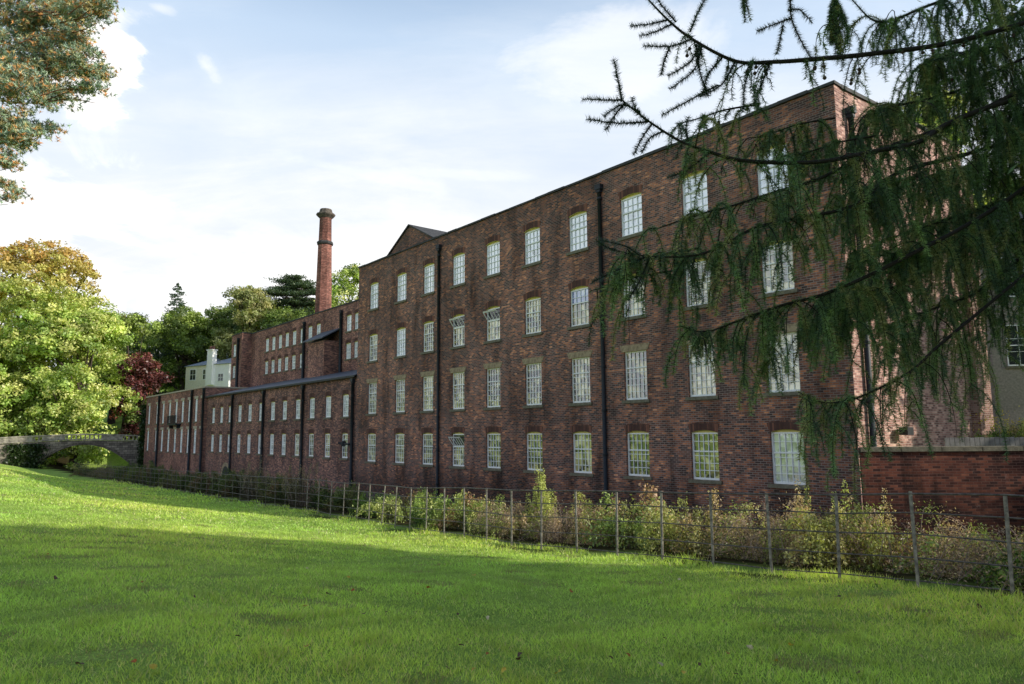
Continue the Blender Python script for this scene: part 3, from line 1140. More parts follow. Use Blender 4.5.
def bridge():
    L = at(-30, 450, 84); Rr = at(150, 450, 93)
    d = (Rr - L)[:2]
    W = np.linalg.norm(d)
    r = empty('stone_bridge', (L[0], L[1], -3.5), 'old stone bridge with a single segmental arch over the river by the lawn', 'bridge', rz=math.atan2(d[1], d[0]))
    # local x along the bridge, z=0 at -3.5
    c = at(82, 441, 87.5); a = at(40, 463, 86); e = at(124, 460, 91.5)
    cx = np.linalg.norm((c - L)[:2]); ax = np.linalg.norm((a - L)[:2]); ex = np.linalg.norm((e - L)[:2])
    ax, ex = cx - 5.0, cx + 5.1
    zc = .75 + 3.3; za = -1.9 + 3.5
    def arch(x):
        t = np.clip((x - cx) / 5.05, -1, 1)
        return za + (zc - za) * (1 - t * t)
    def road(x):
        return 4.3 + .45 * math.cos((x - cx) / 9) - .15 + (-.02 * abs(x - cx))
    xs = sorted(set(list(np.linspace(0, ax, 8)) + list(np.linspace(ax, ex, 21)) + list(np.linspace(ex, W + 6, 8))))
    b = MB()
    TW = 3.4
    for x0, x1 in zip(xs, xs[1:]):
        inside = x0 >= ax - .01 and x1 <= ex + .01
        l0, l1 = (arch(x0), arch(x1)) if inside else (-1, -1)
        for y in (0, TW):
            b.face([(x0, y, l0), (x1, y, l1), (x1, y, road(x1)), (x0, y, road(x0))])
        b.face([(x0, 0, road(x0)), (x1, 0, road(x1)), (x1, TW, road(x1)), (x0, TW, road(x0))])
        if inside:
            b.face([(x0, 0, l0), (x1, 0, l1), (x1, TW, l1), (x0, TW, l0)])
    for x in (ax, ex):
        b.face([(x, 0, -1), (x, TW, -1), (x, TW, za), (x, 0, za)])
    b.build('span', 'bridge_stone', r)
    b = MB()
    for x0, x1 in zip(xs, xs[1:]):
        if x0 >= ax - .01 and x1 <= ex + .01:
            b.face([(x0, -.08, arch(x0) + .003), (x1, -.08, arch(x1) + .003), (x1, -.08, arch(x1) + .32), (x0, -.08, arch(x0) + .32)])
            b.face([(x0, -.08, arch(x0) + .32), (x1, -.08, arch(x1) + .32), (x1, 0, arch(x1) + .32), (x0, 0, arch(x0) + .32)])
    b.build('arch_ring', 'cut_stone', r)
    b = MB()
    for x0, x1 in zip(xs, xs[1:]):
        for y0, y1 in ((-.12, .28),):
            h0, h1 = road(x0), road(x1)
            b.face([(x0, y0, h0 + .05), (x1, y0, h1 + .05), (x1, y0, h1 + .2), (x0, y0, h0 + .2)])
            b.face([(x0, y0, h0 + .66), (x1, y0, h1 + .66), (x1, y0, h1 + .82), (x0, y0, h0 + .82)])
            b.face([(x0, y0, h0 + .82), (x1, y0, h1 + .82), (x1, y1, h1 + .82), (x0, y1, h0 + .82)])
            b.face([(x0, y0, h0 + .66), (x1, y0, h1 + .66), (x1, y1, h1 + .66), (x0, y1, h0 + .66)])
    x = 0
    while x < W + 5:
        solid = x < ax - 1 or int(x / 2.2) % 3 == 0
        if solid:
            b.box(x, x + (.55 if not solid else .6), -.06, .2, road(x) + .1, road(x) + .68)
        else:
            b.box(x + .1, x + .26, -.02, .14, road(x) + .1, road(x) + .68)
        x += .6 if solid else .48
    b.build('parapet', 'bridge_parapet_stone', r)
    # ivy on the abutment
    n = 5000
    C = np.stack([rng.normal(ax - 1.0, .8, n), rng.normal(-.2, .12, n), rng.uniform(0, 1, n) ** .8 * 4.0 + .6], -1)
    C = C[C[:, 2] < 4.2]
    poly_mesh('ivy', leaf_quads(C, .16), 4, pick([(.03, .06, .015), (.05, .09, .02), (.02, .035, .01)], len(C)), 'leaves', r)


bridge()


# ------------------------------------------------------------------ retaining wall, terrace, right-hand house
def right_side():
    cx, cy, _ = site(X1, P0)
    r = empty('retaining_wall', (cx + .06, cy + .02, -3.6), 'damp stained red brick retaining wall with stone coping at the near corner of the mill', 'wall', rz=R(-1.0))
    b = MB(); b.box(0, 24, 0, .45, 0, 4.62)
    b.build('wall', 'red_wall_brick', r)
    b = MB(); 
    x = 0
    while x < 24:
        b.box(x, x + 1.18, -.06, .5, 4.623, 4.76)
        x += 1.2
    b.build('coping', 'sill_stone', r)
    # terrace ground behind it
    g1 = site(X1 + .02, 45)
    t = MB()
    pts = [(cx + .1, cy + .3), (cx + 60, cy - .5), (cx + 70, cy + 60), (g1[0], g1[1])]
    t.face([(x, y, .98) for x, y in pts])
    o = t.build('terrace', 'ground_turf')
    tag(o, kind='structure')
    # low plank fence on the wall
    f0 = at(955, 445, 22.3)
    r2 = empty('plank_fence', (f0[0] - .3, f0[1], 1.0), 'low weathered grey plank fence standing on the red retaining wall', 'fence')
    x = 0
    k = 0
    while x < 5.5:
        b = MB(); b.box(x, x + .14, 0, .02, 0, .42 + .01 * math.sin(k * 2.1))
        b.build('plank', 'weathered_wood', r2)
        x += .155; k += 1
    b = MB(); b.box(0, 5.5, .022, .06, .3, .36)
    b.build('rail', 'weathered_wood', r2)
    # rendered house
    h0 = at(990, 395, 38)
    r3 = empty('stucco_house', (h0[0] + .3, h0[1], .9), 'grey pebble rendered house with white window at the right edge behind the larch', 'house', rz=R(-12))
    b = MB()
    b.box(0, 12, 0, 9, 0, 11.2)
    b.build('wall', 'stucco', r3)
    b = MB()
    b.face([(-.4, -.4, 11.15), (12.4, -.4, 11.15), (12.4, 4.5, 14), (-.4, 4.5, 14)])
    b.face([(-.4, 9.4, 11.15), (-.4, 4.5, 14), (12.4, 4.5, 14), (12.4, 9.4, 11.15)])
    b.face([(-.4, -.4, 11.15), (-.4, 4.5, 14), (-.4, 9.4, 11.15)])
    b.build('roof', 'slate', r3)
    for (x, z) in ((1.3, 4.1), (1.3, 7.8), (4.8, 4.1), (4.8, 7.8)):
        w = make_window(r3, 1.2, 2.2, 0, 2, 3, .5, 'dark_glass', lintel='none', y0=-.06)
        w.location = (x, 0, z)


right_side()


# ------------------------------------------------------------------ estate railing
def railing():
    p = 10.15
    q0, q1 = -2.2, 86.5
    r = empty('estate_railing', site(-q0, p, float(ground_z(*site(-q0, p)[:2]))), 'black iron estate railing with five thin rails running the length of the lawn', 'railing')
    ox, oy, oz = r.location
    n = int((q1 - q0) / 1.06)
    tops = []
    for i in range(n + 1):
        q = q0 + i * 1.06
        lean = random.gauss(0, .012)
        if 16 < q < 27:
            lean += .09 * math.sin((q - 16) / 11 * math.pi) * (.5 + random.random() * .7)
        pj = float(np.interp(q, *FPQ)) + .05 * math.sin(q * .3)
        X, Y, _ = site(-q, pj)
        z = float(ground_z(X, Y))
        h = 1.22 + random.gauss(0, .012)
        tX, tY, _ = site(-q + lean * h, pj + lean * .4)
        tops.append(((X, Y, z), (tX, tY, z + h)))
        b = MB()
        w = .021
        ax, ap = AX * w, AP * .009
        c = []
        for (bx, by, bz) in ((X, Y, z - .2), (tX, tY, z + h)):
            for s1, s2 in ((-1, -1), (1, -1), (1, 1), (-1, 1)):
                c.append((bx + s1 * ax[0] + s2 * ap[0] - ox, by + s1 * ax[1] + s2 * ap[1] - oy, bz - oz))
        b.v = c
        b.f = [(0, 3, 2, 1), (4, 5, 6, 7), (0, 1, 5, 4), (1, 2, 6, 5), (2, 3, 7, 6), (3, 0, 4, 7)]
        b.m = [0] * 6; b.sm = [False] * 6
        b.build('post', 'sunlit_post_iron' if i < 28 else 'fence_iron', r)  # nearer posts take the painted sun, farther ones stay dark
    for j, hf in enumerate((.07, .30, .54, .77, .985)):
        b = MB()
        pts = []
        for (a, t) in tops:
            a = np.array(a); t = np.array(t)
            pts.append(a + (t - a) * hf + np.array((0, 0, random.gauss(0, .008))) - np.array((ox, oy, oz)))
        b.tube(pts, .010 if j < 4 else .013, 5, smooth=True)
        b.build('rail', 'fence_iron', r)


railing()


# ------------------------------------------------------------------ trees
def crown_leaves(lobes, nclump, per, clump_r, size, cols, topcols=None, ztop=None, fill=.35, cj=.22, squash=.75):
    """lobes: (x,y,z,rx,ry,rz) ellipsoids. leaf clumps near the surfaces"""
    lobes = np.array(lobes, float)
    vol = (lobes[:, 3] * lobes[:, 4] * lobes[:, 5]) ** (2 / 3)
    i = rng.choice(len(lobes), nclump, p=vol / vol.sum())
    d = unit(rng.normal(size=(nclump, 3)))
    d[:, 2] = np.where(d[:, 2] < -.55, -d[:, 2], d[:, 2])
    rad = np.where(rng.uniform(size=nclump) < fill, rng.uniform(.35, .85, nclump), rng.uniform(.84, 1.08, nclump))
    cc = lobes[i, :3] + d * lobes[i, 3:] * rad[:, None]
    per_n = rng.poisson(per, nclump)
    idx = np.repeat(np.arange(nclump), per_n)
    n = len(idx)
    dd = unit(rng.normal(size=(n, 3))) * (rng.uniform(size=(n, 1)) ** .5)
    cr = clump_r * rng.uniform(.6, 1.4, nclump)
    off = dd * cr[idx][:, None]
    off[:, 2] *= squash
    C = cc[idx] + off
    # outward-ish normals, biased up
    nr = unit(dd + d[idx] * .6 + np.array((0, 0, .6)))
    V = leaf_quads(C, size * rng.uniform(.6, 1.3, n), nr)
    cols = np.array(cols)
    ci = rng.integers(0, len(cols), nclump)
    base = cols[ci] * (1 + rng.normal(size=(nclump, 1)) * cj)
    if topcols is not None:
        f = smooth((cc[:, 2] - ztop[0]) / (ztop[1] - ztop[0]))[:, None] * rng.uniform(.6, 1, (nclump, 1))
        tcol = np.array(topcols)[rng.integers(0, len(topcols), nclump)]
        base = base * (1 - f) + tcol * f
    T = base[idx] * (1 + rng.normal(size=(n, 1)) * .16)
    return V, np.clip(T, .004, .9), cc


def tree(name, label, group, loc, lobes, trunk_r, nclump, per, clump_r, size, cols, topcols=None, ztop=None, bark='bark', fill=.35, cat='tree', limbs=14, trunk_top=None):
    r = empty(name, loc, label, cat, group)
    V, T, cc = crown_leaves(lobes, nclump, per, clump_r, size, cols, topcols, ztop, fill)
    zt = trunk_top or float(np.mean([l[2] for l in lobes]))
    b = MB()
    k = 6
    pts = [(random.gauss(0, .04) * trunk_r * i * 2, random.gauss(0, .04) * trunk_r * i * 2, -.5 + (zt + .5) * i / k) for i in range(k + 1)]
    b.tube(pts, [trunk_r * (1.35 if i == 0 else 1 - .75 * i / k) for i in range(k + 1)], 9)
    tr = b.build('trunk', bark, r)
    b = MB()
    for c in cc[rng.choice(len(cc), min(limbs, len(cc)), replace=False)]:
        z0 = zt * random.uniform(.35, .95)
        s = np.array((0, 0, z0))
        e = np.array(c)
        m = (s + e) / 2 + np.array((0, 0, -.06 * np.linalg.norm(e - s))) + rng.normal(size=3) * .04 * np.linalg.norm(e - s)
        ts = np.linspace(0, 1, 6)[:, None]
        pp = (1 - ts) ** 2 * s + 2 * ts * (1 - ts) * m + ts ** 2 * e
        b.tube(pp, np.linspace(trunk_r * .38, trunk_r * .05, 6), 5, cap=False)
    b.build('limbs', bark, tr)
    poly_mesh('crown', V, 4, T, 'leaves', r)
    return r


def rlobes(n, rx, ry, z0, z1, rl, seed):
    rs = np.random.default_rng(seed)
    out = []
    for i in range(n):
        a = rs.uniform(0, 2 * np.pi)
        t = rs.uniform(0, 1)
        z = z0 + (z1 - z0) * t
        sh = math.sin(math.pi * (.18 + .74 * t)) ** .7
        rr = math.sqrt(rs.uniform(.15, 1)) * sh
        s = rl * rs.uniform(.7, 1.25)
        out.append((math.cos(a) * rr * rx, math.sin(a) * rr * ry, z, s, s, s * .75))
    return out


YG = [(.42, .54, .12), (.55, .64, .18), (.31, .44, .10), (.66, .67, .24)]
DG = [(.15, .22, .06), (.21, .28, .08), (.10, .15, .045)]
MG = [(.19, .27, .06), (.27, .34, .08), (.14, .20, .05)]
OR = [(.60, .30, .09), (.52, .36, .10), (.62, .42, .14)]


def gz(x, y):
    return float(ground_z(x, y))


def broad(px, D, top_py, wpx, label, cols, group='trees beyond the bridge', zbot=2.0, n=10, seed=1, topcols=None, ztopf=None, dens=1.0, leaf=.21, name='broadleaf_tree', lowfrac=.12, clr=1.05):
    P = at(px, top_py, D)
    z0 = gz(P[0], P[1])
    H = P[2] - z0
    rad = wpx / FPX * D / 2
    rl = rad * .42
    lob = rlobes(n, rad * .72, rad * .72, H * lowfrac + rl * .4, H - rl * .75, rl, seed)
    lob.append((0, 0, H - rl * .75, rl, rl, rl * .75))
    zt = None
    if topcols is not None:
        zt = (H * ztopf[0], H * ztopf[1])
    area = rad * H
    nc = int(area * 2.6 * dens)
    return tree(name, label, group, (P[0], P[1], z0), lob, .028 * H + .08, nc, 66, clr, leaf, cols, topcols, zt)


broad(46, 106, 244, 186, 'large tree with orange tinted top rising behind the yellow green trees at left', YG, topcols=OR, ztopf=(.58, 1.0), seed=3, n=13, dens=.9)
broad(-22, 100, 268, 84, 'golden yellow tree cut by the left edge of the photo', [(.62, .48, .10), (.64, .50, .12), (.48, .42, .09)], seed=4, dens=1.0)
broad(86, 100, 308, 124, 'broad sunlit yellow green tree beside the stone bridge', YG, seed=5, n=14, lowfrac=.05, dens=1.2)
broad(22, 97, 328, 96, 'bushy sunlit green tree at left overhanging the near end of the bridge', YG, seed=6, n=12, lowfrac=.02, dens=1.2)
broad(-38, 92, 350, 90, 'low sunlit tree at the far left edge above the lawn', YG, seed=7, n=10, lowfrac=.02)
broad(132, 122, 316, 60, 'slender green tree between the yellow trees and the copper beech', MG + YG[:1], seed=8, lowfrac=.05)
broad(144, 108, 356, 54, 'dark copper red beech beside the end of the mill', [(.15, .045, .042), (.22, .07, .06), (.08, .025, .028)], seed=9, n=24, lowfrac=.0, name='copper_beech')
broad(186, 134, 308, 92, 'rounded mid green tree above the white house', MG + YG[:1], 'trees on the hill', seed=10)
broad(220, 140, 308, 84, 'dark green tree on the hill right of the rounded tree', DG + MG, 'trees on the hill', seed=11)
broad(248, 128, 288, 62, 'tall pale drooping tree behind the upper mill block', [(.36, .38, .16), (.44, .42, .18), (.26, .30, .10)], 'trees on the hill', seed=12, n=22, dens=1.3)
broad(284, 128, 312, 90, 'low olive green tree under the cedar', MG, 'trees on the hill', seed=13)
broad(352, 118, 266, 72, 'bright green tree between the chimney and the tall mill', YG + MG, 'trees on the hill', seed=14)
broad(312, 150, 300, 90, 'dark tree seen behind the chimney base', DG, 'trees on the hill', seed=15)
broad(158, 150, 322, 70, 'shadowy tree left of the white house', DG, 'trees on the hill', seed=16, lowfrac=.03)
broad(196, 152, 318, 110, 'dark wooded backdrop tree directly behind the white house', DG, 'trees on the hill', seed=17, lowfrac=.03)
broad(236, 150, 306, 90, 'dark tree behind the pale drooping tree', DG, 'trees on the hill', seed=18, lowfrac=.05)
broad(118, 140, 318, 90, 'hazy green tree on the slope behind the copper beech', DG + MG, 'trees on the hill', seed=19, lowfrac=.03)
broad(60, 130, 330, 110, 'shaded tree deep behind the bridge', DG, 'trees beyond the bridge', seed=20, lowfrac=.02)
broad(0, 120, 330, 120, 'shaded tree behind the far left trees', DG, 'trees beyond the bridge', seed=21, lowfrac=.02)
broad(-60, 95, 300, 120, 'green tree outside the left edge of the lawn', MG, 'trees beyond the bridge', seed=22, lowfrac=.02)
broad(138, 108, 398, 36, 'low dark shrubby tree at the foot of the copper beech', DG, 'trees beyond the bridge', seed=23, lowfrac=0)
broad(80, 98, 405, 60, 'sunlit bush seen through the bridge arch', YG, 'trees beyond the bridge', seed=24, lowfrac=0)
broad(30, 96, 400, 80, 'low green bush behind the bridge parapet', YG + MG, 'trees beyond the bridge', seed=25, lowfrac=0)
broad(935, 62, 96, 110, 'yellow green tree glimpsed beyond the end wall of the mill', YG, 'trees behind the end wall', seed=26)
broad(1010, 70, 180, 90, 'green tree glimpsed behind the stucco house', MG, 'trees behind the end wall', seed=27)


def conifer(px, D, top_py, wpx, label, cols, seed):
    P = at(px, top_py, D)
    z0 = gz(P[0], P[1]); H = P[2] - z0
    rad = wpx / FPX * D / 2
    r = empty('spruce_tree', (P[0], P[1], z0), label, 'tree', 'trees on the hill')
    b = MB(); b.tube([(0, 0, -.5), (0, 0, H * .5), (0, 0, H)], [.35, .2, .02], 8)
    b.build('trunk', 'bark', r)
    Cs, Ns = [], []
    z = H * .15
    while z < H * .995:
        t = z / H
        rr = rad * (1 - t) ** .72 * random.uniform(.75, 1.15) + .15
        nb = max(5, int(9 * (1 - t) + 5))
        for k in range(nb):
            a = random.uniform(0, 2 * math.pi)
            L = rr * random.uniform(.7, 1.1)
            n = int(28 * L / rad * 3) + 12
            s = rng.uniform(.1, 1, n)
            w = rng.normal(0, .12, n) * L
            x = np.cos(a) * s * L - np.sin(a) * w
            y = np.sin(a) * s * L + np.cos(a) * w
            zz = z - .32 * s * L + .25 * (s ** 3) * L + rng.normal(0, .1, n)
            Cs.append(np.stack([x, y, zz], -1))
        z += H * .032 * (1.15 - t * .6)
    C = np.concatenate(Cs)
    poly_mesh('crown', leaf_quads(C, .2 * rng.uniform(.6, 1.3, len(C)), np.tile((0, 0, 1.), (len(C), 1))), 4, pick(cols, len(C)), 'leaves', r)


BLG = [(.13, .19, .15), (.10, .15, .12), (.18, .24, .18)]
conifer(178, 140, 282, 78, 'blue green spruce with a pointed top above the round trees', BLG, 1)
conifer(253, 142, 288, 22, 'narrow conifer tip rising from the pale drooping tree', MG, 2)
conifer(136, 128, 312, 30, 'small conifer at the edge of the sunlit trees', BLG + MG, 3)


def cedar(px, D, top_py, wpx, label):
    P = at(px, top_py, D)
    z0 = gz(P[0], P[1]); H = P[2] - z0
    rad = wpx / FPX * D / 2
    r = empty('cedar_tree', (P[0], P[1], z0), label, 'tree')
    b = MB(); b.tube([(0, 0, -.5), (.3, 0, H * .5), (0, 0, H * .97)], [.7, .45, .1], 8)
    tr = b.build('trunk', 'bark', r)
    lb = MB()
    Cs = []
    for i in range(100):
        t = random.uniform(.5, 1.0)
        a = random.uniform(0, 2 * math.pi)
        L = rad * random.uniform(.5, 1.1) * (1.0 - .55 * max(0, (t - .82) / .18))
        z = H * t
        e = np.array((math.cos(a) * L, math.sin(a) * L, z + L * .10))
        lb.tube([(0, 0, z - L * .15), e * np.array((.5, .5, 1)) + np.array((0, 0, -.2)), e], [.16, .1, .03], 5)
        for k in range(7):
            c = np.array((e[0], e[1], 0)) * random.uniform(.45, 1.1) + np.array((random.gauss(0, .7), random.gauss(0, .7), e[2] + random.gauss(0, .12)))
            n = 60
            Cs.append(c + rng.normal(size=(n, 3)) * np.array((.6, .6, .11)))
    lb.build('limbs', 'bark', tr)
    C = np.concatenate(Cs)
    poly_mesh('crown', leaf_quads(C, .17, np.tile((0, 0, 1.), (len(C), 1))), 4, pick([(.09, .14, .08), (.13, .18, .09), (.06, .1, .06)], len(C)), 'leaves', r)


cedar(297, 136, 279, 72, 'layered flat topped cedar standing left of the brick chimney')

# trees to the right and behind the photographer; they throw the lawn's shade
for (x, y, H, rad, lf, sd, lab) in ((20, 1.6, 12, 5.0, .12, 31, 'big broadleaf tree at the right edge of the lawn'),
                              (22.5, 2.0, 19, 4.6, .60, 36, 'tall broadleaf tree with a clear stem at the right of the lawn'),
                              (17, -2.5, 17, 6.0, .15, 37, 'dense broadleaf tree right of the viewpoint'),
                              (12, -4, 16, 6.0, .15, 32, 'broadleaf tree behind and right of the viewpoint'),
                              (25, 5.4, 22, 3.7, .68, 38, 'slim tall broadleaf tree beyond the lawn at right'),
                              (7, -10, 16, 6.0, .2, 33, 'broadleaf tree behind the viewpoint'),
                              (30.5, 21.8, 13, 4.0, .1, 34, 'broadleaf tree on the terrace right of the mill'),
                              (31, -5.5, 21, 7, .2, 35, 'tallest broadleaf tree far right of the lawn')):
    lob = rlobes(12, rad * .7, rad * .7, H * lf + 1, H - 1.6, rad * .45, sd)
    tree('broadleaf_tree', lab, 'trees around the lawn', (x, y, gz(x, y) if y < 15 else .9), lob, .35, int(rad * H * 3.4), 30, 1.2, .40, MG, fill=.6)


# ------------------------------------------------------------------ Scots pine, top left
def pine():
    base = (-12.6, 13.2)
    r = empty('pine_tree', (base[0], base[1], gz(*base)), 'pine branches with blue green needles and rusty tints reaching in at the top left', 'tree')
    oz = np.array(r.location)
    b = MB(); b.tube([(0, 0, -.3), (.1, .1, 6), (0, .2, 12)], [.35, .28, .14], 10)
    tr = b.build('trunk', 'pine_bark', r)
    blobs = []
    spec = [(20, 20, 46), (60, 18, 34), (85, 8, 26), (45, 60, 36), (80, 62, 26), (100, 72, 13), (88, 88, 12), (20, 90, 38), (58, 95, 24), (10, 130, 30), (30, 128, 14),
            (48, 130, 8), (8, 165, 13), (6, 186, 8), (12, 196, 8), (100, 12, 12), (72, 40, 22), (-10, 60, 50), (-20, 130, 45), (66, 0, 26), (105, 2, 8)]
    lb = MB()
    for i, (px, py, rp) in enumerate(spec):
        D = 13 + random.uniform(-1.2, 1.2)
        c = at(px, py, D) - oz
        blobs.append((c, rp / FPX * D))
        for k in range(3):
            e = c + rng.normal(size=3) * rp / FPX * D * .5
            s0 = c + np.array((-.5 - rp / 60, random.uniform(-.3, .3), -.25))
            lb.tube(spline([s0, (s0 + e) / 2 + np.array((0, 0, random.uniform(-.06, .1))), e], 4), np.linspace(.014, .004, 9), 4, cap=False)
        if i in (0, 7, 9, 3):
            s0 = np.array((0, .2, max(3.0, c[2] - .3)))
            lb.tube(spline([s0, (s0 + c) / 2 + np.array((0, .1, .15)), c], 5), np.linspace(.05, .012, 11), 5)
    Vs, Ts = [], []
    for c, rad in blobs:
        nt_ = int(900 * (rad / .6) ** 2) + 40
        d = unit(rng.normal(size=(nt_, 3))) * (rng.uniform(size=(nt_, 1)) ** .45) * rad
        d[:, 2] *= .62
        # group in small sprays
        sp = rng.integers(0, max(4, nt_ // 14), nt_)
        ctr = unit(rng.normal(size=(sp.max() + 1, 3))) * (rng.uniform(size=(sp.max() + 1, 1)) ** .5) * rad
        ctr[:, 2] *= .62
        tc = c + ctr[sp] + rng.normal(size=(nt_, 3)) * np.array((.09, .09, .035))
        k = 11
        base_ = np.repeat(tc, k, axis=0)
        dr = unit(rng.normal(size=(nt_ * k, 3)) + np.array((0, 0, .5)))
        L = rng.uniform(.05, .09, (nt_ * k, 1))
        side = unit(np.cross(dr, rng.normal(size=(nt_ * k, 3)))) * .0085
        V = np.empty((nt_ * k, 3, 3))
        V[:, 0] = base_ - side; V[:, 1] = base_ + side; V[:, 2] = base_ + dr * L
        Vs.append(V.reshape(-1, 3))
        tcol = pick([(.34, .46, .34), (.48, .58, .40), (.16, .24, .20), (.28, .38, .28), (.78, .42, .17), (.60, .52, .26)], nt_, .2)
        Ts.append(np.repeat(tcol, k, axis=0))
    lb.build('limbs', 'pine_bark', tr)
    poly_mesh('crown', np.concatenate(Vs), 3, np.concatenate(Ts), 'needles', r)


pine()


# ------------------------------------------------------------------ larch, foreground right
CONE = [None]


def larch():
    bx, by = 6.6, 6.0
    r = empty('larch_tree', (bx, by, gz(bx, by)), 'dark drooping larch whose needled branches hang over the near end of the mill', 'tree')
    oz = np.array(r.location)
    b = MB(); b.tube([(0, 0, -.3), (0, .05, 2), (.05, 0, 8), (0, 0, 17)], [.38, .30, .2, .03], 12)
    b.build('trunk', 'bark', r)
    needle_cols = [(.14, .24, .10), (.10, .18, .085), (.21, .32, .11), (.08, .14, .08), (.28, .30, .11)]
    tip_cols = [(.07, .11, .09), (.05, .09, .075), (.09, .12, .09)]

    def needles_on(path, ds, k, L, wid, cols, Vs, Ts, fwd=.5):
        seg = np.diff(path, axis=0)
        ln = np.linalg.norm(seg, axis=1)
        tot = ln.sum()
        if tot < ds: return
        n = int(tot / ds)
        cum = np.concatenate([[0], np.cumsum(ln)])
        s = np.linspace(0, tot * .999, n)
        i = np.clip(np.searchsorted(cum, s, side='right') - 1, 0, len(seg) - 1)
        f = ((s - cum[i]) / (ln[i] + 1e-9))[:, None]
        pos = path[i] + seg[i] * f
        tdir = seg[i] / (ln[i][:, None] + 1e-9)
        pos = np.repeat(pos, k, axis=0); td = np.repeat(tdir, k, axis=0)
        m = len(pos)
        rad = unit(np.cross(td, rng.normal(size=(m, 3))))
        dr = unit(rad + td * fwd * rng.uniform(.2, 1.4, (m, 1)))
        ll = L * rng.uniform(.6, 1.2, (m, 1))
        sd = unit(np.cross(dr, rng.normal(size=(m, 3)))) * wid
        pos = pos + td * rng.uniform(-.5, .5, (m, 1)) * ds
        V = np.empty((m, 3, 3))
        V[:, 0] = pos - sd; V[:, 1] = pos + sd; V[:, 2] = pos + dr * ll
        Vs.append(V.reshape(-1, 3))
        c = np.array(cols)[rng.integers(0, len(cols))] * (1 + rng.normal() * .15)
        Ts.append(np.clip(c[None] * (1 + rng.normal(size=(m, 1)) * .2), .004, .6))

    def droop(p0, d0, L, sag, n=8):
        pts = [np.array(p0)]
        d = unit(np.array(d0, float))
        for i in range(n):
            pts.append(pts[-1] + d * L / n)
            d = unit(d + np.array((0, 0, -sag)) + rng.normal(size=3) * .07)
        return np.array(pts)

    def branch(spec, r0, r1, twigs=(), nside=0, side_len=.5, hang=1.0, dens=1.0, t0=0.0, t1=1.0, main_needles=True, cols=needle_cols, sub=2, cones=0, seg=7):
        P = np.array([at(px, py, D) for px, py, D in spec]) - oz
        S = spline(P, seg)
        w = MB()
        w.tube(S, np.linspace(r0, r1, len(S)), 6)
        Vs, Ts = [], []
        if main_needles:
            needles_on(S[len(S) // 3:], .010, 6, .030, .0019, cols, Vs, Ts)
        cone_pts = []
        for tw in twigs:
            Q = np.array([at(px, py, D) for px, py, D in tw]) - oz
            Q = spline(Q, 5)
            w.tube(Q, np.linspace(.006, .002, len(Q)), 4)
            needles_on(Q, .0070, 10, .036, .0019, tip_cols, Vs, Ts)
        for i in range(nside):
            t = random.uniform(t0, t1)
            j = min(int(t * (len(S) - 1)), len(S) - 2)
            p0 = S[j] + (S[j + 1] - S[j]) * random.random()
            td = unit(S[j + 1] - S[j])
            a = random.uniform(0, 2 * math.pi)
            d0 = td * random.uniform(.0, .8) + np.array((math.cos(a) * .7, math.sin(a) * .9, random.uniform(-.6, .35)))
            L = side_len * random.choice([.3, .5, .7, .9, 1.1, 1.5]) * random.uniform(.85, 1.15)
            q = droop(p0, d0, L, .28 * hang)
            w.tube(q, np.linspace(.0045, .0015, len(q)), 4, cap=False)
            if random.random() < .72:
                needles_on(q, .011 / dens, 8, .036, .0022, cols, Vs, Ts)
            for _ in range(sub):
                jj = random.randrange(1, len(q) - 1)
                a = random.uniform(0, 2 * math.pi)
                q2 = droop(q[jj], (math.cos(a) * .6, math.sin(a) * .6, -.5), L * random.uniform(.3, .75), .35 * hang, 6)
                w.tube(q2, np.linspace(.003, .0012, len(q2)), 3, cap=False)
                needles_on(q2, .012 / dens, 8, .036, .0022, cols, Vs, Ts)
            if cones and random.random() < .5:
                for _ in range(cones):
                    cone_pts.append(q[random.randrange(2, len(q))])
        wo = w.build('branch', 'twig', r)
        if Vs:
            poly_mesh('needles', np.concatenate(Vs), 3, np.concatenate(Ts), 'needles', wo)
        for p in cone_pts:
            if CONE[0] is None:
                c = MB()
                c.lathe([(.002, -.026), (.010, -.020), (.014, -.012), (.010, -.003), (.003, .002)], 7, smooth=True)
                CONE[0] = c.build('cone', 'cone_scale', wo)
                CONE[0].location = tuple(p)
            else:
                o = CONE[0].copy(); COL.objects.link(o); o.parent = wo; o.location = tuple(p)

    D = 4.6
    # top branch with forked tip
    branch([(1100, 0, 6.2), (1024, 23, 5.8), (950, 43, 5.4), (870, 54, 5.0), (816, 59, D), (772, 62, D), (735, 61, D), (692, 39, D), (667, 19, D), (645, -4, D)],
           .024, .005, twigs=[
               [(692, 39, D), (672, 46, D - .05), (644, 46, D - .1)], [(667, 20, D), (650, 24, D), (631, 26, D)], [(672, 24, D), (655, 32, D), (640, 36, D)],
               [(690, 32, D), (697, 15, D), (706, -3, D)], [(676, 22, D), (664, 8, D), (655, -4, D)],
               [(700, 45, D), (690, 62, D), (668, 76, D)], [(702, 46, D), (694, 70, D), (670, 89, D)], [(670, 46, D), (664, 62, D), (661, 75, D)],
               [(722, 58, D), (708, 75, D), (703, 95, D)], [(696, 44, D), (700, 72, D), (708, 96, D)],
               [(718, 85, D), (690, 100, D), (662, 115, D)], [(735, 62, D), (722, 84, D), (700, 97, D)],
               [(790, -8, D), (792, 20, D), (806, 50, D), (812, 58, D)], [(792, 18, D), (775, 24, D), (757, 31, D)], [(788, 10, D), (800, 10, D), (812, 22, D)],
               [(783, 25, D), (780, 40, D), (777, 54, D)], [(752, 63, D), (745, 85, D), (743, 112, D)], [(770, 62, D), (762, 84, D), (754, 104, D)]],
           nside=42, side_len=.30, hang=1.6, t0=.0, t1=.8, sub=1, cones=2, dens=.75)
    D = 4.3
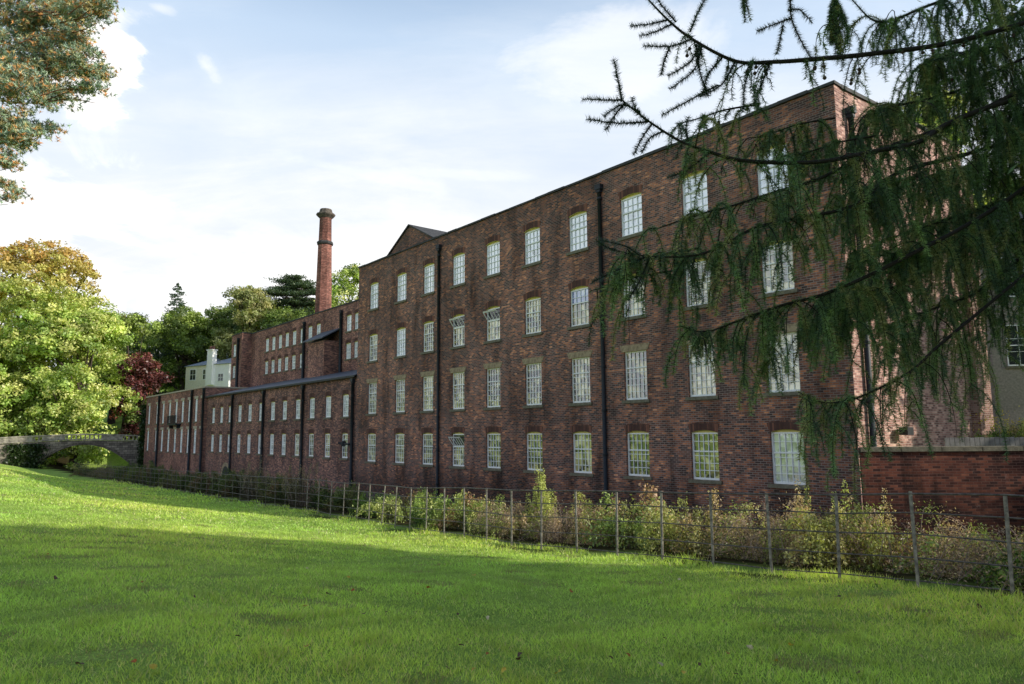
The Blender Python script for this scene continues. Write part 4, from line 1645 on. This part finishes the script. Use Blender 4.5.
    # second branch: forked tip far left
    branch([(1090, 40, 6.3), (1030, 90, 6.0), (975, 112, 5.6), (943, 126, 5.4), (918, 142, 5.1), (870, 152, 4.9), (816, 162, 4.6), (747, 161, D), (710, 152, D), (680, 141, D), (647, 120, D), (622, 100, D)],
           .027, .004, twigs=[
               [(622, 101, D), (618, 80, D), (614, 60, D)], [(622, 100, D), (602, 100, D), (583, 99, D)], [(647, 122, D), (615, 123, D), (587, 119, D)],
               [(640, 112, D), (622, 105, D), (604, 116, D)], [(648, 122, D), (636, 110, D), (632, 98, D)], [(652, 124, D), (642, 138, D), (634, 154, D)],
               [(664, 131, D), (650, 138, D), (642, 152, D)], [(625, 103, D), (615, 115, D), (606, 130, D)],
               [(690, 145, D), (686, 130, D), (688, 118, D)], [(710, 152, D), (690, 168, D), (668, 178, D)]],
           nside=61, side_len=.42, hang=1.5, t0=.0, t1=.78, sub=2, dens=.9)
    D = 4.4
    branch([(1090, 110, 6.4), (980, 150, 5.8), (900, 172, 5.2), (855, 205, 4.9), (800, 218, 4.7), (755, 228, 4.5), (720, 247, D), (690, 256, D), (647, 256, D), (612, 250, D)],
           .020, .003, twigs=[[(647, 256, D), (622, 268, D), (592, 282, D)], [(640, 256, D), (625, 246, D), (600, 240, D)], [(650, 256, D), (640, 280, D), (628, 300, D)],
                             [(616, 250, D), (606, 247, D), (596, 240, D)]],
           nside=62, side_len=.40, hang=1.5, t0=.0, t1=.95, sub=3, dens=1.15)
    branch([(1080, 60, 6.2), (960, 120, 5.6), (880, 150, 5.1), (816, 180, 4.8), (775, 192, 4.7), (735, 205, 4.6), (700, 214, 4.5), (650, 231, 4.5)],
           .020, .003, nside=57, side_len=.42, hang=1.5, t0=.05, t1=.97, sub=2, dens=1.0)
    branch([(1100, 130, 6.6), (1000, 205, 5.8), (900, 260, 5.1), (830, 292, 4.8), (780, 306, 4.7), (735, 322, 4.6), (705, 332, 4.6), (680, 326, 4.5)],
           .020, .003, nside=64, side_len=.45, hang=1.5, t0=.0, t1=.98, sub=3, dens=1.15)
    branch([(1100, 210, 6.2), (1024, 275, 5.7), (943, 342, 5.2), (915, 368, 5.0), (888, 384, 4.9), (850, 400, 4.8), (820, 402, 4.7), (798, 392, 4.7)],
           .015, .003, nside=47, side_len=.42, hang=1.8, t0=.0, t1=.98, sub=2, dens=.9)
    branch([(1110, 20, 7.0), (1020, 60, 6.2), (960, 90, 5.9), (900, 105, 5.5), (868, 112, 5.3)],
           .020, .004, nside=86, side_len=.55, hang=1.5, sub=3, dens=1)
    branch([(1100, -60, 6.6), (1000, -20, 6.0), (930, 5, 5.6), (880, 22, 5.4), (850, -2, 5.2)],
           .020, .004, nside=82, side_len=.5, hang=1.5, sub=3, dens=1, t1=.75)
    branch([(1110, 150, 7.2), (1030, 190, 6.5), (960, 215, 6.2), (900, 235, 5.9), (850, 255, 5.8)],
           .020, .004, nside=112, side_len=.75, hang=1.8, sub=4, dens=1.0)
    branch([(1120, 80, 7.4), (1040, 120, 6.8), (980, 160, 6.5), (920, 180, 6.3)],
           .020, .004, nside=92, side_len=.7, hang=1.8, sub=4, dens=1.0)
    branch([(1110, 180, 6.8), (1040, 240, 6.2), (980, 290, 6.0), (930, 310, 5.7), (880, 330, 5.5)],
           .020, .004, nside=70, side_len=.7, hang=2.0, sub=3, dens=.9)
    branch([(1120, -40, 7.2), (1050, 0, 6.8), (1000, 20, 6.6), (950, 50, 6.4), (925, 60, 6.3)],
           .020, .004, nside=82, side_len=.7, hang=1.7, sub=4, dens=1.0)
    for (px, py, D_, n_, L_) in ((775, 132, 4.8, 20, .24), (815, 150, 4.9, 22, .28), (640, 262, 4.5, 20, .26), (612, 285, 4.4, 10, .2), (700, 118, 4.6, 10, .2), (860, 190, 5.2, 40, .4), (940, 60, 5.8, 46, .45), (985, 120, 6.0, 46, .5), (905, 250, 5.4, 40, .5), (840, 300, 5.0, 34, .4)):
        branch([(px + 60, py - 14, D_ + .3), (px + 25, py - 8, D_ + .1), (px, py, D_), (px - 22, py + 6, D_)], .008, .003, nside=n_, side_len=L_, hang=1.5, sub=3, dens=1.2)
    branch([(840, -60, 4.9), (838, -20, 4.9), (833, 10, 4.9), (832, 40, 4.9)], .01, .003, nside=46, side_len=.16, hang=2.2, sub=2, dens=1.2, t0=.5)
    branch([(742, -40, 4.9), (745, -15, 4.9), (744, 4, 4.9)], .006, .002, nside=8, side_len=.1, hang=2.2, sub=1, t0=.5)
    # the rest of the crown, above and to the right of the frame
    for i in range(34):
        a = random.uniform(0, 2 * math.pi)
        z = 3.5 + i * .38
        L = (3.2 if math.cos(a) > -.3 else 1.6) * (1 - (z - 3) / 17) + .4
        s = np.array((0, 0, z)); e = np.array((math.cos(a) * L, math.sin(a) * L, z + .1 * L))
        w = MB(); w.tube([s, (s + e) / 2 + np.array((0, 0, .1)), e], [.05, .03, .01], 5)
        wo = w.build('branch', 'twig', r)
        n = 1600
        tt = rng.uniform(.15, 1, (n, 1))
        C = s + (e - s) * tt + rng.normal(size=(n, 3)) * np.array((.35, .35, .1)) - np.array((0, 0, 1)) * (rng.uniform(size=(n, 1)) ** 2) * .9
        poly_mesh('needles', leaf_quads(C, .05, aspect=.35), 4, pick(needle_cols, n), 'needles', wo)


larch()


# ------------------------------------------------------------------ undergrowth between railing and river
def shrub(loc, w, h, kind, label, group, n=None, seed=0, shade=1.0):
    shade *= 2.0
    names = {'nettle': 'nettle_clump', 'bramble': 'bramble_bush', 'fern': 'fern_clump', 'dead': 'withered_bush', 'plume': 'plume_grass', 'leafy': 'leafy_shrub'}
    cats = {'nettle': 'plant', 'bramble': 'bush', 'fern': 'fern', 'dead': 'bush', 'plume': 'grass clump', 'leafy': 'shrub'}
    z = gz(loc[0], loc[1])
    r = empty(names[kind], (loc[0], loc[1], z), label, cats[kind], group)
    st = MB()
    Cs, Ts, Vs, Sz = [], [], [], []
    pal = {'nettle': [(.26, .29, .08), (.34, .35, .12), (.17, .21, .06), (.28, .22, .13)],
           'bramble': [(.10, .14, .04), (.22, .24, .08), (.24, .15, .09), (.16, .20, .06)],
           'fern': [(.24, .24, .08), (.34, .30, .14), (.17, .18, .06), (.30, .22, .14)],
           'dead': [(.20, .14, .10), (.28, .20, .14), (.14, .10, .08), (.15, .18, .05)],
           'plume': [(.40, .32, .22), (.30, .25, .15)],
           'leafy': [(.10, .16, .03), (.16, .22, .05), (.06, .1, .02)]}[kind]
    ns = {'nettle': 26, 'bramble': 34, 'fern': 22, 'dead': 42, 'plume': 30, 'leafy': 24}[kind]
    for i in range(ns):
        a = random.uniform(0, 2 * math.pi)
        rr = math.sqrt(random.random()) * w * .5
        p0 = np.array((math.cos(a) * rr * .7, math.sin(a) * rr * .7, -.1))
        hh = h * random.uniform(.55, 1.08) * (1 - .35 * (rr / (w * .5)) ** 2)
        if kind in ('nettle', 'leafy'):
            e = p0 + np.array((math.cos(a) * rr * .4, math.sin(a) * rr * .4, hh))
            m = (p0 + e) / 2 + rng.normal(size=3) * .05
            path = spline([p0, m, e], 5)
            k = int(110 * hh) + 30
            t = rng.uniform(.25, 1, k)
            idx = t * (len(path) - 1)
            i0 = np.clip(idx.astype(int), 0, len(path) - 2)
            C = path[i0] + (path[i0 + 1] - path[i0]) * (idx - i0)[:, None]
            sp = (.13 if kind == 'nettle' else .17) * (1.15 - .8 * t)[:, None]
            C = C + unit(rng.normal(size=(k, 3))) * sp
            sz = (.032 if kind == 'nettle' else .045) * (1.3 - .7 * t)
        elif kind == 'plume':
            e = p0 + np.array((math.cos(a) * w * .3, math.sin(a) * w * .3, hh))
            path = spline([p0, (p0 + e) / 2 + np.array((0, 0, .15)), e], 5)
            k = 40
            C = e + rng.normal(size=(k, 3)) * np.array((.035, .035, .14)) + np.array((0, 0, -.05))
            sz = np.full(k, .03)
        else:
            reach = w * .5 * random.uniform(.5, 1.1)
            e = p0 + np.array((math.cos(a) * reach, math.sin(a) * reach, hh * random.uniform(.25, .75)))
            m = p0 * .6 + e * .4 + np.array((0, 0, hh * .75))
            path = spline([p0, m, e], 7)
            k = int(130 * h) + 40
            t = rng.uniform(.15, 1, k)
            idx = t * (len(path) - 1)
            i0 = np.clip(idx.astype(int), 0, len(path) - 2)
            C = path[i0] + (path[i0 + 1] - path[i0]) * (idx - i0)[:, None]
            C = C + rng.normal(size=(k, 3)) * (.05 if kind == 'fern' else .075)
            sz = np.full(k, {'fern': .028, 'bramble': .036, 'dead': .024}[kind]) * rng.uniform(.6, 1.3, k)
        st.tube(path, np.linspace(.007, .003, len(path)) * (1.0 if kind != 'dead' else 1.1), 4, cap=False)
        Cs.append(C); Sz.append(sz)
        c = np.array(pal)[rng.integers(0, len(pal))]
        Ts.append(np.clip(c[None] * shade * (1 + rng.normal(size=(len(C), 1)) * .25), .005, .8))
    # dense low fill, its colour darkened to paint shade into the gaps
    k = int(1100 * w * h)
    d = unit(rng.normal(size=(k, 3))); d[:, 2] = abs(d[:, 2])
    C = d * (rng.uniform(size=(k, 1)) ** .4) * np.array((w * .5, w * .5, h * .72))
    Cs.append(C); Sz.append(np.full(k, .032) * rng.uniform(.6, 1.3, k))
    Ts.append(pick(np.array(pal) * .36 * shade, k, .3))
    C = np.concatenate(Cs); sz = np.concatenate(Sz)
    stm = {'dead': 'stem_dead', 'plume': 'stem_dead'}.get(kind, 'stem_green')
    st.build('stems', stm, r)
    V = leaf_quads(C, sz, aspect=.5 if kind != 'dead' else .3)
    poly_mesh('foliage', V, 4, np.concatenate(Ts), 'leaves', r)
    return r


simple('stem_green', (.16, .17, .06), .8, .3)
simple('stem_dead', (.30, .23, .18), .9, .3)

# (pixel x where it is seen, setback p, width, height, kind, label)
SH = [
    (1040, 12.6, 2.2, 1.0, 'dead', 'tangled grey brown bush at the right edge behind the railing'),
    (985, 12.8, 2.2, 1.15, 'dead', 'withered brown bush below the damp red wall near the right edge'),
    (1005, 12.0, 1.0, .6, 'leafy', 'small leafy plant low behind the railing near the right edge'),
    (935, 13.2, 2.0, 1.2, 'bramble', 'mixed bramble below the damp patch of the red wall'),
    (955, 14.2, 1.4, 1.9, 'leafy', 'tall thin leafy shrub standing against the red wall'),
    (892, 12.9, 1.9, 1.35, 'dead', 'large withered grey mound just right of the tall nettles'),
    (905, 14.0, 1.8, 1.8, 'leafy', 'green shrub behind the withered grey mound'),
    (848, 13.1, 1.7, 1.6, 'nettle', 'tall yellow green nettles in front of the mill corner'),
    (822, 12.5, 1.3, 1.15, 'fern', 'fern in front of the tall nettles'),
    (795, 13.3, 1.6, 1.6, 'nettle', 'sunlit nettles below the nearest ground floor window'),
    (765, 12.6, 1.7, 1.15, 'dead', 'straw coloured tangle behind the railing below the nearest window'),
    (735, 13.4, 1.6, 1.35, 'bramble', 'rounded bramble left of the straw coloured tangle'),
    (700, 12.8, 1.8, 1.25, 'fern', 'broad pale fern clump below the second ground floor window'),
    (664, 13.2, 1.5, 1.3, 'nettle', 'pale nettle clump right of the brown rounded bush'),
    (632, 12.8, 1.7, 1.3, 'bramble', 'brown and green rounded bush just right of the black drainpipe'),
    (600, 13.0, 1.5, 1.25, 'fern', 'yellowish fern directly under the black drainpipe'),
    (563, 12.8, 1.5, .95, 'dead', 'low pinkish withered bush left of the drainpipe'),
    (541, 13.0, .7, 1.6, 'nettle', 'single tall narrow nettle clump standing above the withered bush'),
    (520, 12.6, 1.4, 1.0, 'fern', 'small sunlit fern left of the narrow nettle clump'),
    (494, 13.0, 1.5, 1.35, 'nettle', 'bright yellow green nettles at the left end of the sunlit bushes'),
    (508, 12.5, 1.2, .8, 'dead', 'brown low growth in front of the bright nettles'),
    (462, 13.0, 1.6, 1.1, 'bramble', 'dark green bramble where the railing passes into shade'),
    (436, 12.9, 1.7, 1.1, 'leafy', 'shaded leafy shrub by the left drainpipe of the tall mill'),
    (405, 13.0, 2.0, 1.1, 'bramble', 'shaded low bramble under the left windows of the tall mill'),
    (376, 13.2, 2.0, 1.2, 'leafy', 'shaded shrub under the left corner of the tall mill'),
]
for i, (px, pp, w, h, kind, lab) in enumerate(SH):
    pp = pp - (.95 if px > 430 else .5)
    w *= .95; h *= (1.08 + .24 * math.sin(px * 1.7)) if px < 880 else .95
    ray = at(px, 433, 1.0)
    s = pp / (ray[0] * AP[0] + ray[1] * AP[1])
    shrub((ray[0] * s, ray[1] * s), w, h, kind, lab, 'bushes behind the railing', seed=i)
# run towards the bridge, its shade painted in as darker leaf colour
run = [(350, 'bramble', 1.3, 'brownish bramble below the drainpipe where the low wing begins'),
       (326, 'leafy', 1.5, 'dark shrub below the first windows of the low wing'),
       (304, 'plume', 2.1, 'pale feathery plume grass in front of the low wing'),
       (288, 'bramble', 1.5, 'russet bramble in front of the middle of the low wing'),
       (272, 'nettle', 1.9, 'tall green weeds in front of the middle of the low wing'),
       (258, 'plume', 2.2, 'faded plume grass left of the tall green weeds'),
       (243, 'bramble', 1.6, 'reddish brown bramble right of the tailrace arch'),
       (226, 'leafy', 1.5, 'dark shrub in front of the tailrace arch'),
       (210, 'bramble', 1.4, 'low bramble where the far block meets the wing'),
       (194, 'leafy', 1.6, 'dark shrub in front of the far block, right of its middle'),
       (178, 'fern', 1.3, 'ferns in front of the far block below its balcony'),
       (164, 'leafy', 1.6, 'dark shrub near the far corner of the far block'),
       (148, 'bramble', 1.6, 'brown bramble at the far corner of the mill'),
       (132, 'leafy', 1.9, 'green shrub at the right foot of the bridge'),
       (115, 'dead', 1.5, 'brown tangle below the bridge arch'),
       (98, 'bramble', 1.3, 'low bramble below the left half of the bridge arch')]
for i, (px, kind, h, lab) in enumerate(run):
    for rep, pp in enumerate((13.2,)):
        ray = at(px, 433, 1.0)
        s = pp / (ray[0] * AP[0] + ray[1] * AP[1])
        Dd = ray[1] * s
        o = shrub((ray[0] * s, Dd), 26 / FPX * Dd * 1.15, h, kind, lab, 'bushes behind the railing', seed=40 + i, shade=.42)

# terrace planting right of the mill
for px, kind, h, lab in ((1000, 'leafy', .9, 'green plant with yellow flowers on the terrace right of the mill'), (1022, 'nettle', 1.3, 'yellowish plant on the terrace at the right edge'), (975, 'leafy', .6, 'low leafy plant on the terrace beside the end pier')):
    P = at(px, 430, 25)
    o = shrub((P[0], P[1]), 1.5, h, kind, lab, 'terrace plants')
    o.location.z = .98
P = at(1004, 410, 25)
for k in range(1):
    n = 160
    C = rng.normal(size=(n, 3)) * np.array((.5, .3, .25)) + np.array((0, 0, .9))
    for o in [o for o in bpy.data.objects if o.get('label', '').startswith('green plant with yellow flowers')]:
        poly_mesh('flowers', leaf_quads(C, .035), 4, pick([(.7, .55, .05)], n), 'leaves', o)['kind'] = 'stuff'

# ivy column at the far corner of the far block
def ivy_corner():
    x, y, _ = site(-100.6, P0 - .1)
    r = empty('ivy', (x, y, gz(x, y)), 'dark ivy climbing the far corner of the brick block', 'ivy')
    n = 5000
    C = np.stack([rng.normal(0, .28, n), rng.normal(0, .2, n), rng.uniform(-.2, 9.2, n)], -1)
    poly_mesh('foliage', leaf_quads(C, .17), 4, pick([(.025, .05, .012), (.04, .075, .02)], n), 'leaves', r)
    b = MB(); b.tube([(0, 0, -.5), (.1, 0, 4), (0, 0, 8.5)], [.08, .06, .02], 6)
    b.build('stem', 'bark', r)


ivy_corner()


# ------------------------------------------------------------------ fallen leaves on the lawn
def fallen():
    cols = {'orange': (.42, .13, .03), 'yellow': (.6, .42, .06), 'brown': (.12, .07, .04), 'pale': (.62, .52, .3)}
    meshes = {}
    for k, c in cols.items():
        simple('leaf_' + k, c, .7, .25, 30)
        me = bpy.data.meshes.new('fallen_leaf')
        vs, n = [], 10
        for i in range(n):
            t = 2 * math.pi * i / n
            rr = .028 * (1 + .25 * (i % 2)) * (1.25 if i == 0 else 1)
            vs.append((math.cos(t) * rr, math.sin(t) * rr * .75, .008 * math.sin(2 * t)))
        me.from_pydata(vs + [(0, 0, -.004)], [], [(i, (i + 1) % n, n) for i in range(n)])
        me.materials.append(MATS['leaf_' + k])
        meshes[k] = me
    fixed = [(660, 669, 'pale'), (684, 678, 'yellow'), (628, 660, 'orange'), (488, 659, 'orange'), (558, 678, 'yellow'), (418, 597, 'orange'), (352, 594, 'orange'), (728, 658, 'orange'), (776, 666, 'yellow'), (764, 628, 'pale'),
             (665, 643, 'brown'), (700, 670, 'brown'), (560, 590, 'brown'), (520, 660, 'brown'), (488, 622, 'pale'), (348, 580, 'yellow')]
    for i in range(46):
        fixed.append((random.uniform(20, 1000), 545 + 135 * random.random() ** .8, random.choice(['orange', 'yellow', 'brown', 'brown', 'pale'])))
    for px, py, k in fixed:
        z = -.3
        for _ in range(6):
            ry = at(px, py, 1.0)
            t = (z - CH) / (ry[2] - CH)
            X, Y = ry[0] * t, t
            z = gz(X, Y)
        sx, sp = to_site(X, Y)
        if sp > 10.9:
            continue
        o = bpy.data.objects.new('fallen_leaf', meshes[k])
        COL.objects.link(o)
        s = random.uniform(.5, .95) * (1 + Y * .015)
        o.scale = (s, s, s)
        o.rotation_euler = (random.gauss(0, .35), random.gauss(0, .35), random.uniform(0, 6.28))
        o.location = (X, Y, z + .045)
        tag(o, {'orange': 'small orange fallen leaf lying on the lawn', 'yellow': 'small yellow fallen leaf lying on the lawn', 'brown': 'small dark brown fallen leaf lying on the lawn', 'pale': 'pale straw coloured fallen leaf lying on the lawn'}[k],
            'leaf', {'orange': 'orange leaves on the lawn', 'yellow': 'yellow leaves on the lawn', 'brown': 'brown leaves on the lawn', 'pale': 'pale leaves on the lawn'}[k])


fallen()

# ------------------------------------------------------------------ light
EL = R(26)
sh = np.array((.976, -.218)); sh /= np.linalg.norm(sh)
sd = np.array((sh[0] * math.cos(EL), sh[1] * math.cos(EL), math.sin(EL)))
sun = bpy.data.lights.new('sun', 'SUN')
sun.energy = 5.0
sun.angle = R(.53)
sun.color = (1.0, .93, .80)
so = bpy.data.objects.new('sun', sun)
COL.objects.link(so)
from mathutils import Vector
so.rotation_euler = Vector(sd).to_track_quat('Z', 'Y').to_euler()
so.location = (40, -10, 40)

w = bpy.data.worlds.new('World')
scene.world = w
w.use_nodes = True
nt = w.node_tree
nt.nodes.clear()
out = nt.nodes.new('ShaderNodeOutputWorld')
bg = nt.nodes.new('ShaderNodeBackground')
sky = nt.nodes.new('ShaderNodeTexSky')
sky.sky_type = 'NISHITA'
sky.sun_disc = False
sky.sun_elevation = EL
sky.sun_rotation = math.atan2(sd[0], sd[1])
sky.air_density = 1.0
sky.dust_density = 1.5
tc = nt.nodes.new('ShaderNodeTexCoord')
v = tc.outputs['Generated']
sp = nt.nodes.new('ShaderNodeSeparateXYZ')
nt.links.new(v, sp.inputs[0])
# flatten the direction onto a cloud layer
zc = math_n(nt, 'ADD', math_n(nt, 'MAXIMUM', sp.outputs[2], 0.0), .18)
cb = nt.nodes.new('ShaderNodeCombineXYZ')
nt.links.new(math_n(nt, 'DIVIDE', sp.outputs[0], zc), cb.inputs[0])
nt.links.new(math_n(nt, 'DIVIDE', sp.outputs[1], zc), cb.inputs[1])
rot = nt.nodes.new('ShaderNodeMapping')
rot.inputs['Rotation'].default_value = (0, 0, R(-25))
rot.inputs['Scale'].default_value = (.55, 1.5, 1)
nt.links.new(cb.outputs[0], rot.inputs[0])
n1 = noise(nt, rot.outputs[0], 1.6, 9, .62, .5)
rot2 = nt.nodes.new('ShaderNodeMapping')
rot2.inputs['Location'].default_value = (3.1, 1.7, 0)
nt.links.new(cb.outputs[0], rot2.inputs[0])
n2 = noise(nt, rot2.outputs[0], 2.2, 10, .62, .4)
# particular clouds, each a soft ellipse in direction space, torn by noise
yy = math_n(nt, 'MAXIMUM', sp.outputs[1], .05)
tx = math_n(nt, 'DIVIDE', sp.outputs[0], yy)
tz = math_n(nt, 'DIVIDE', sp.outputs[2], yy)
cum = None
for (px, py, rx, ry, ang, dens, soft) in ((95, 70, 62, 62, 0, 1.0, .35), (10, 260, 165, 135, -28, 1.0, .3), (206, 66, 40, 15, -52, .8, 1.5), (162, 8, 30, 10, -20, .5, 1.0), (176, 42, 30, 8, -10, .3, 1.0),
                                         (372, 175, 85, 8, -13, .45, .6), (480, 175, 80, 6, -4, .3, .7), (400, 290, 420, 70, -4, .8, .8), (640, 60, 170, 60, 15, .55, 1.0), (100, 20, 60, 30, 0, .7, .6)):
    c0 = at(px, py, 1.0)
    e1 = at(px + 10, py, 1.0)
    k = (e1[0] - c0[0]) / 10
    ca, sa = math.cos(R(ang)), math.sin(R(ang))
    dx_ = math_n(nt, 'SUBTRACT', tx, float(c0[0]))
    dz_ = math_n(nt, 'SUBTRACT', tz, float(c0[2] - CH))
    u = math_n(nt, 'DIVIDE', math_n(nt, 'ADD', math_n(nt, 'MULTIPLY', dx_, ca), math_n(nt, 'MULTIPLY', dz_, sa)), rx * k)
    v_ = math_n(nt, 'DIVIDE', math_n(nt, 'SUBTRACT', math_n(nt, 'MULTIPLY', dz_, ca), math_n(nt, 'MULTIPLY', dx_, sa)), ry * k)
    r2 = math_n(nt, 'SQRT', math_n(nt, 'ADD', math_n(nt, 'MULTIPLY', u, u), math_n(nt, 'MULTIPLY', v_, v_)))
    m_ = math_n(nt, 'SUBTRACT', 1.15, r2)
    m_ = math_n(nt, 'ADD', m_, math_n(nt, 'MULTIPLY', math_n(nt, 'SUBTRACT', n2, .5), 3.6))
    mr = nt.nodes.new('ShaderNodeMapRange')
    mr.interpolation_type = 'SMOOTHSTEP'
    nt.links.new(m_, mr.inputs[0])
    mr.inputs[1].default_value = .1
    mr.inputs[2].default_value = .1 + soft
    mr.inputs[3].default_value = 0
    mr.inputs[4].default_value = dens
    cum = mr.outputs[0] if cum is None else math_n(nt, 'MAXIMUM', cum, mr.outputs[0])
front = nt.nodes.new('ShaderNodeMapRange')
nt.links.new(sp.outputs[1], front.inputs[0])
front.inputs[1].default_value = .05
front.inputs[2].default_value = .3
cum = math_n(nt, 'MULTIPLY', cum, front.outputs[0])
hz = ramp(nt, sp.outputs[2], [(.12, g(1.0)), (.26, g(.86)), (.38, g(.58)), (.48, g(.24)), (.58, g(.03)), (1.0, g(.0))])
wis = ramp(nt, n1, [(.45, g(0)), (.75, g(.5))])
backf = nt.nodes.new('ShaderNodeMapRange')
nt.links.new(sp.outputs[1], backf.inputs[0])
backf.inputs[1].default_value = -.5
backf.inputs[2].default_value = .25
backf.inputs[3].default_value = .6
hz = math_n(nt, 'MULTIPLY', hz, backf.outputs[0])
f = math_n(nt, 'MAXIMUM', hz, cum)
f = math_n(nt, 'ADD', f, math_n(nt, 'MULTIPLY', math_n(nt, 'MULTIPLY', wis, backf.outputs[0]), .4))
fc = nt.nodes.new('ShaderNodeClamp')
nt.links.new(f, fc.inputs[0])
paint = ramp(nt, sp.outputs[2], [(.5, (.46, .62, .80)), (.64, (.12, .22, .38)), (1.0, (.06, .12, .26))])
pv = nt.nodes.new('ShaderNodeVectorMath'); pv.operation = 'SCALE'
nt.links.new(paint, pv.inputs[0]); pv.inputs['Scale'].default_value = 10
skc = mixc(nt, .5, sky.outputs[0], pv.outputs[0])
sk2 = nt.nodes.new('ShaderNodeVectorMath')
sk2.operation = 'SCALE'
nt.links.new(skc, sk2.inputs[0])
sk2.inputs['Scale'].default_value = 1.15
mx = nt.nodes.new('ShaderNodeMix')
mx.data_type = 'RGBA'
mx.clamp_factor = True
nt.links.new(fc.outputs[0], mx.inputs[0])
nt.links.new(sk2.outputs[0], mx.inputs[6])
ccol = ramp(nt, math_n(nt, 'ADD', math_n(nt, 'MULTIPLY', n1, .6), math_n(nt, 'MULTIPLY', n2, .5)), [(.42, (.62, .64, .68)), (.56, (.70, .70, .71)), (.68, (.78, .765, .755))])
ccol = mixc(nt, cum, ccol, (.82, .81, .80))
cv = nt.nodes.new('ShaderNodeVectorMath'); cv.operation = 'SCALE'
nt.links.new(ccol, cv.inputs[0]); cv.inputs['Scale'].default_value = 10
nt.links.new(cv.outputs[0], mx.inputs[7])
nt.links.new(mx.outputs[2], bg.inputs[0])
bg.inputs[1].default_value = .15
nt.links.new(bg.outputs[0], out.inputs[0])
scene.render.engine = 'CYCLES'
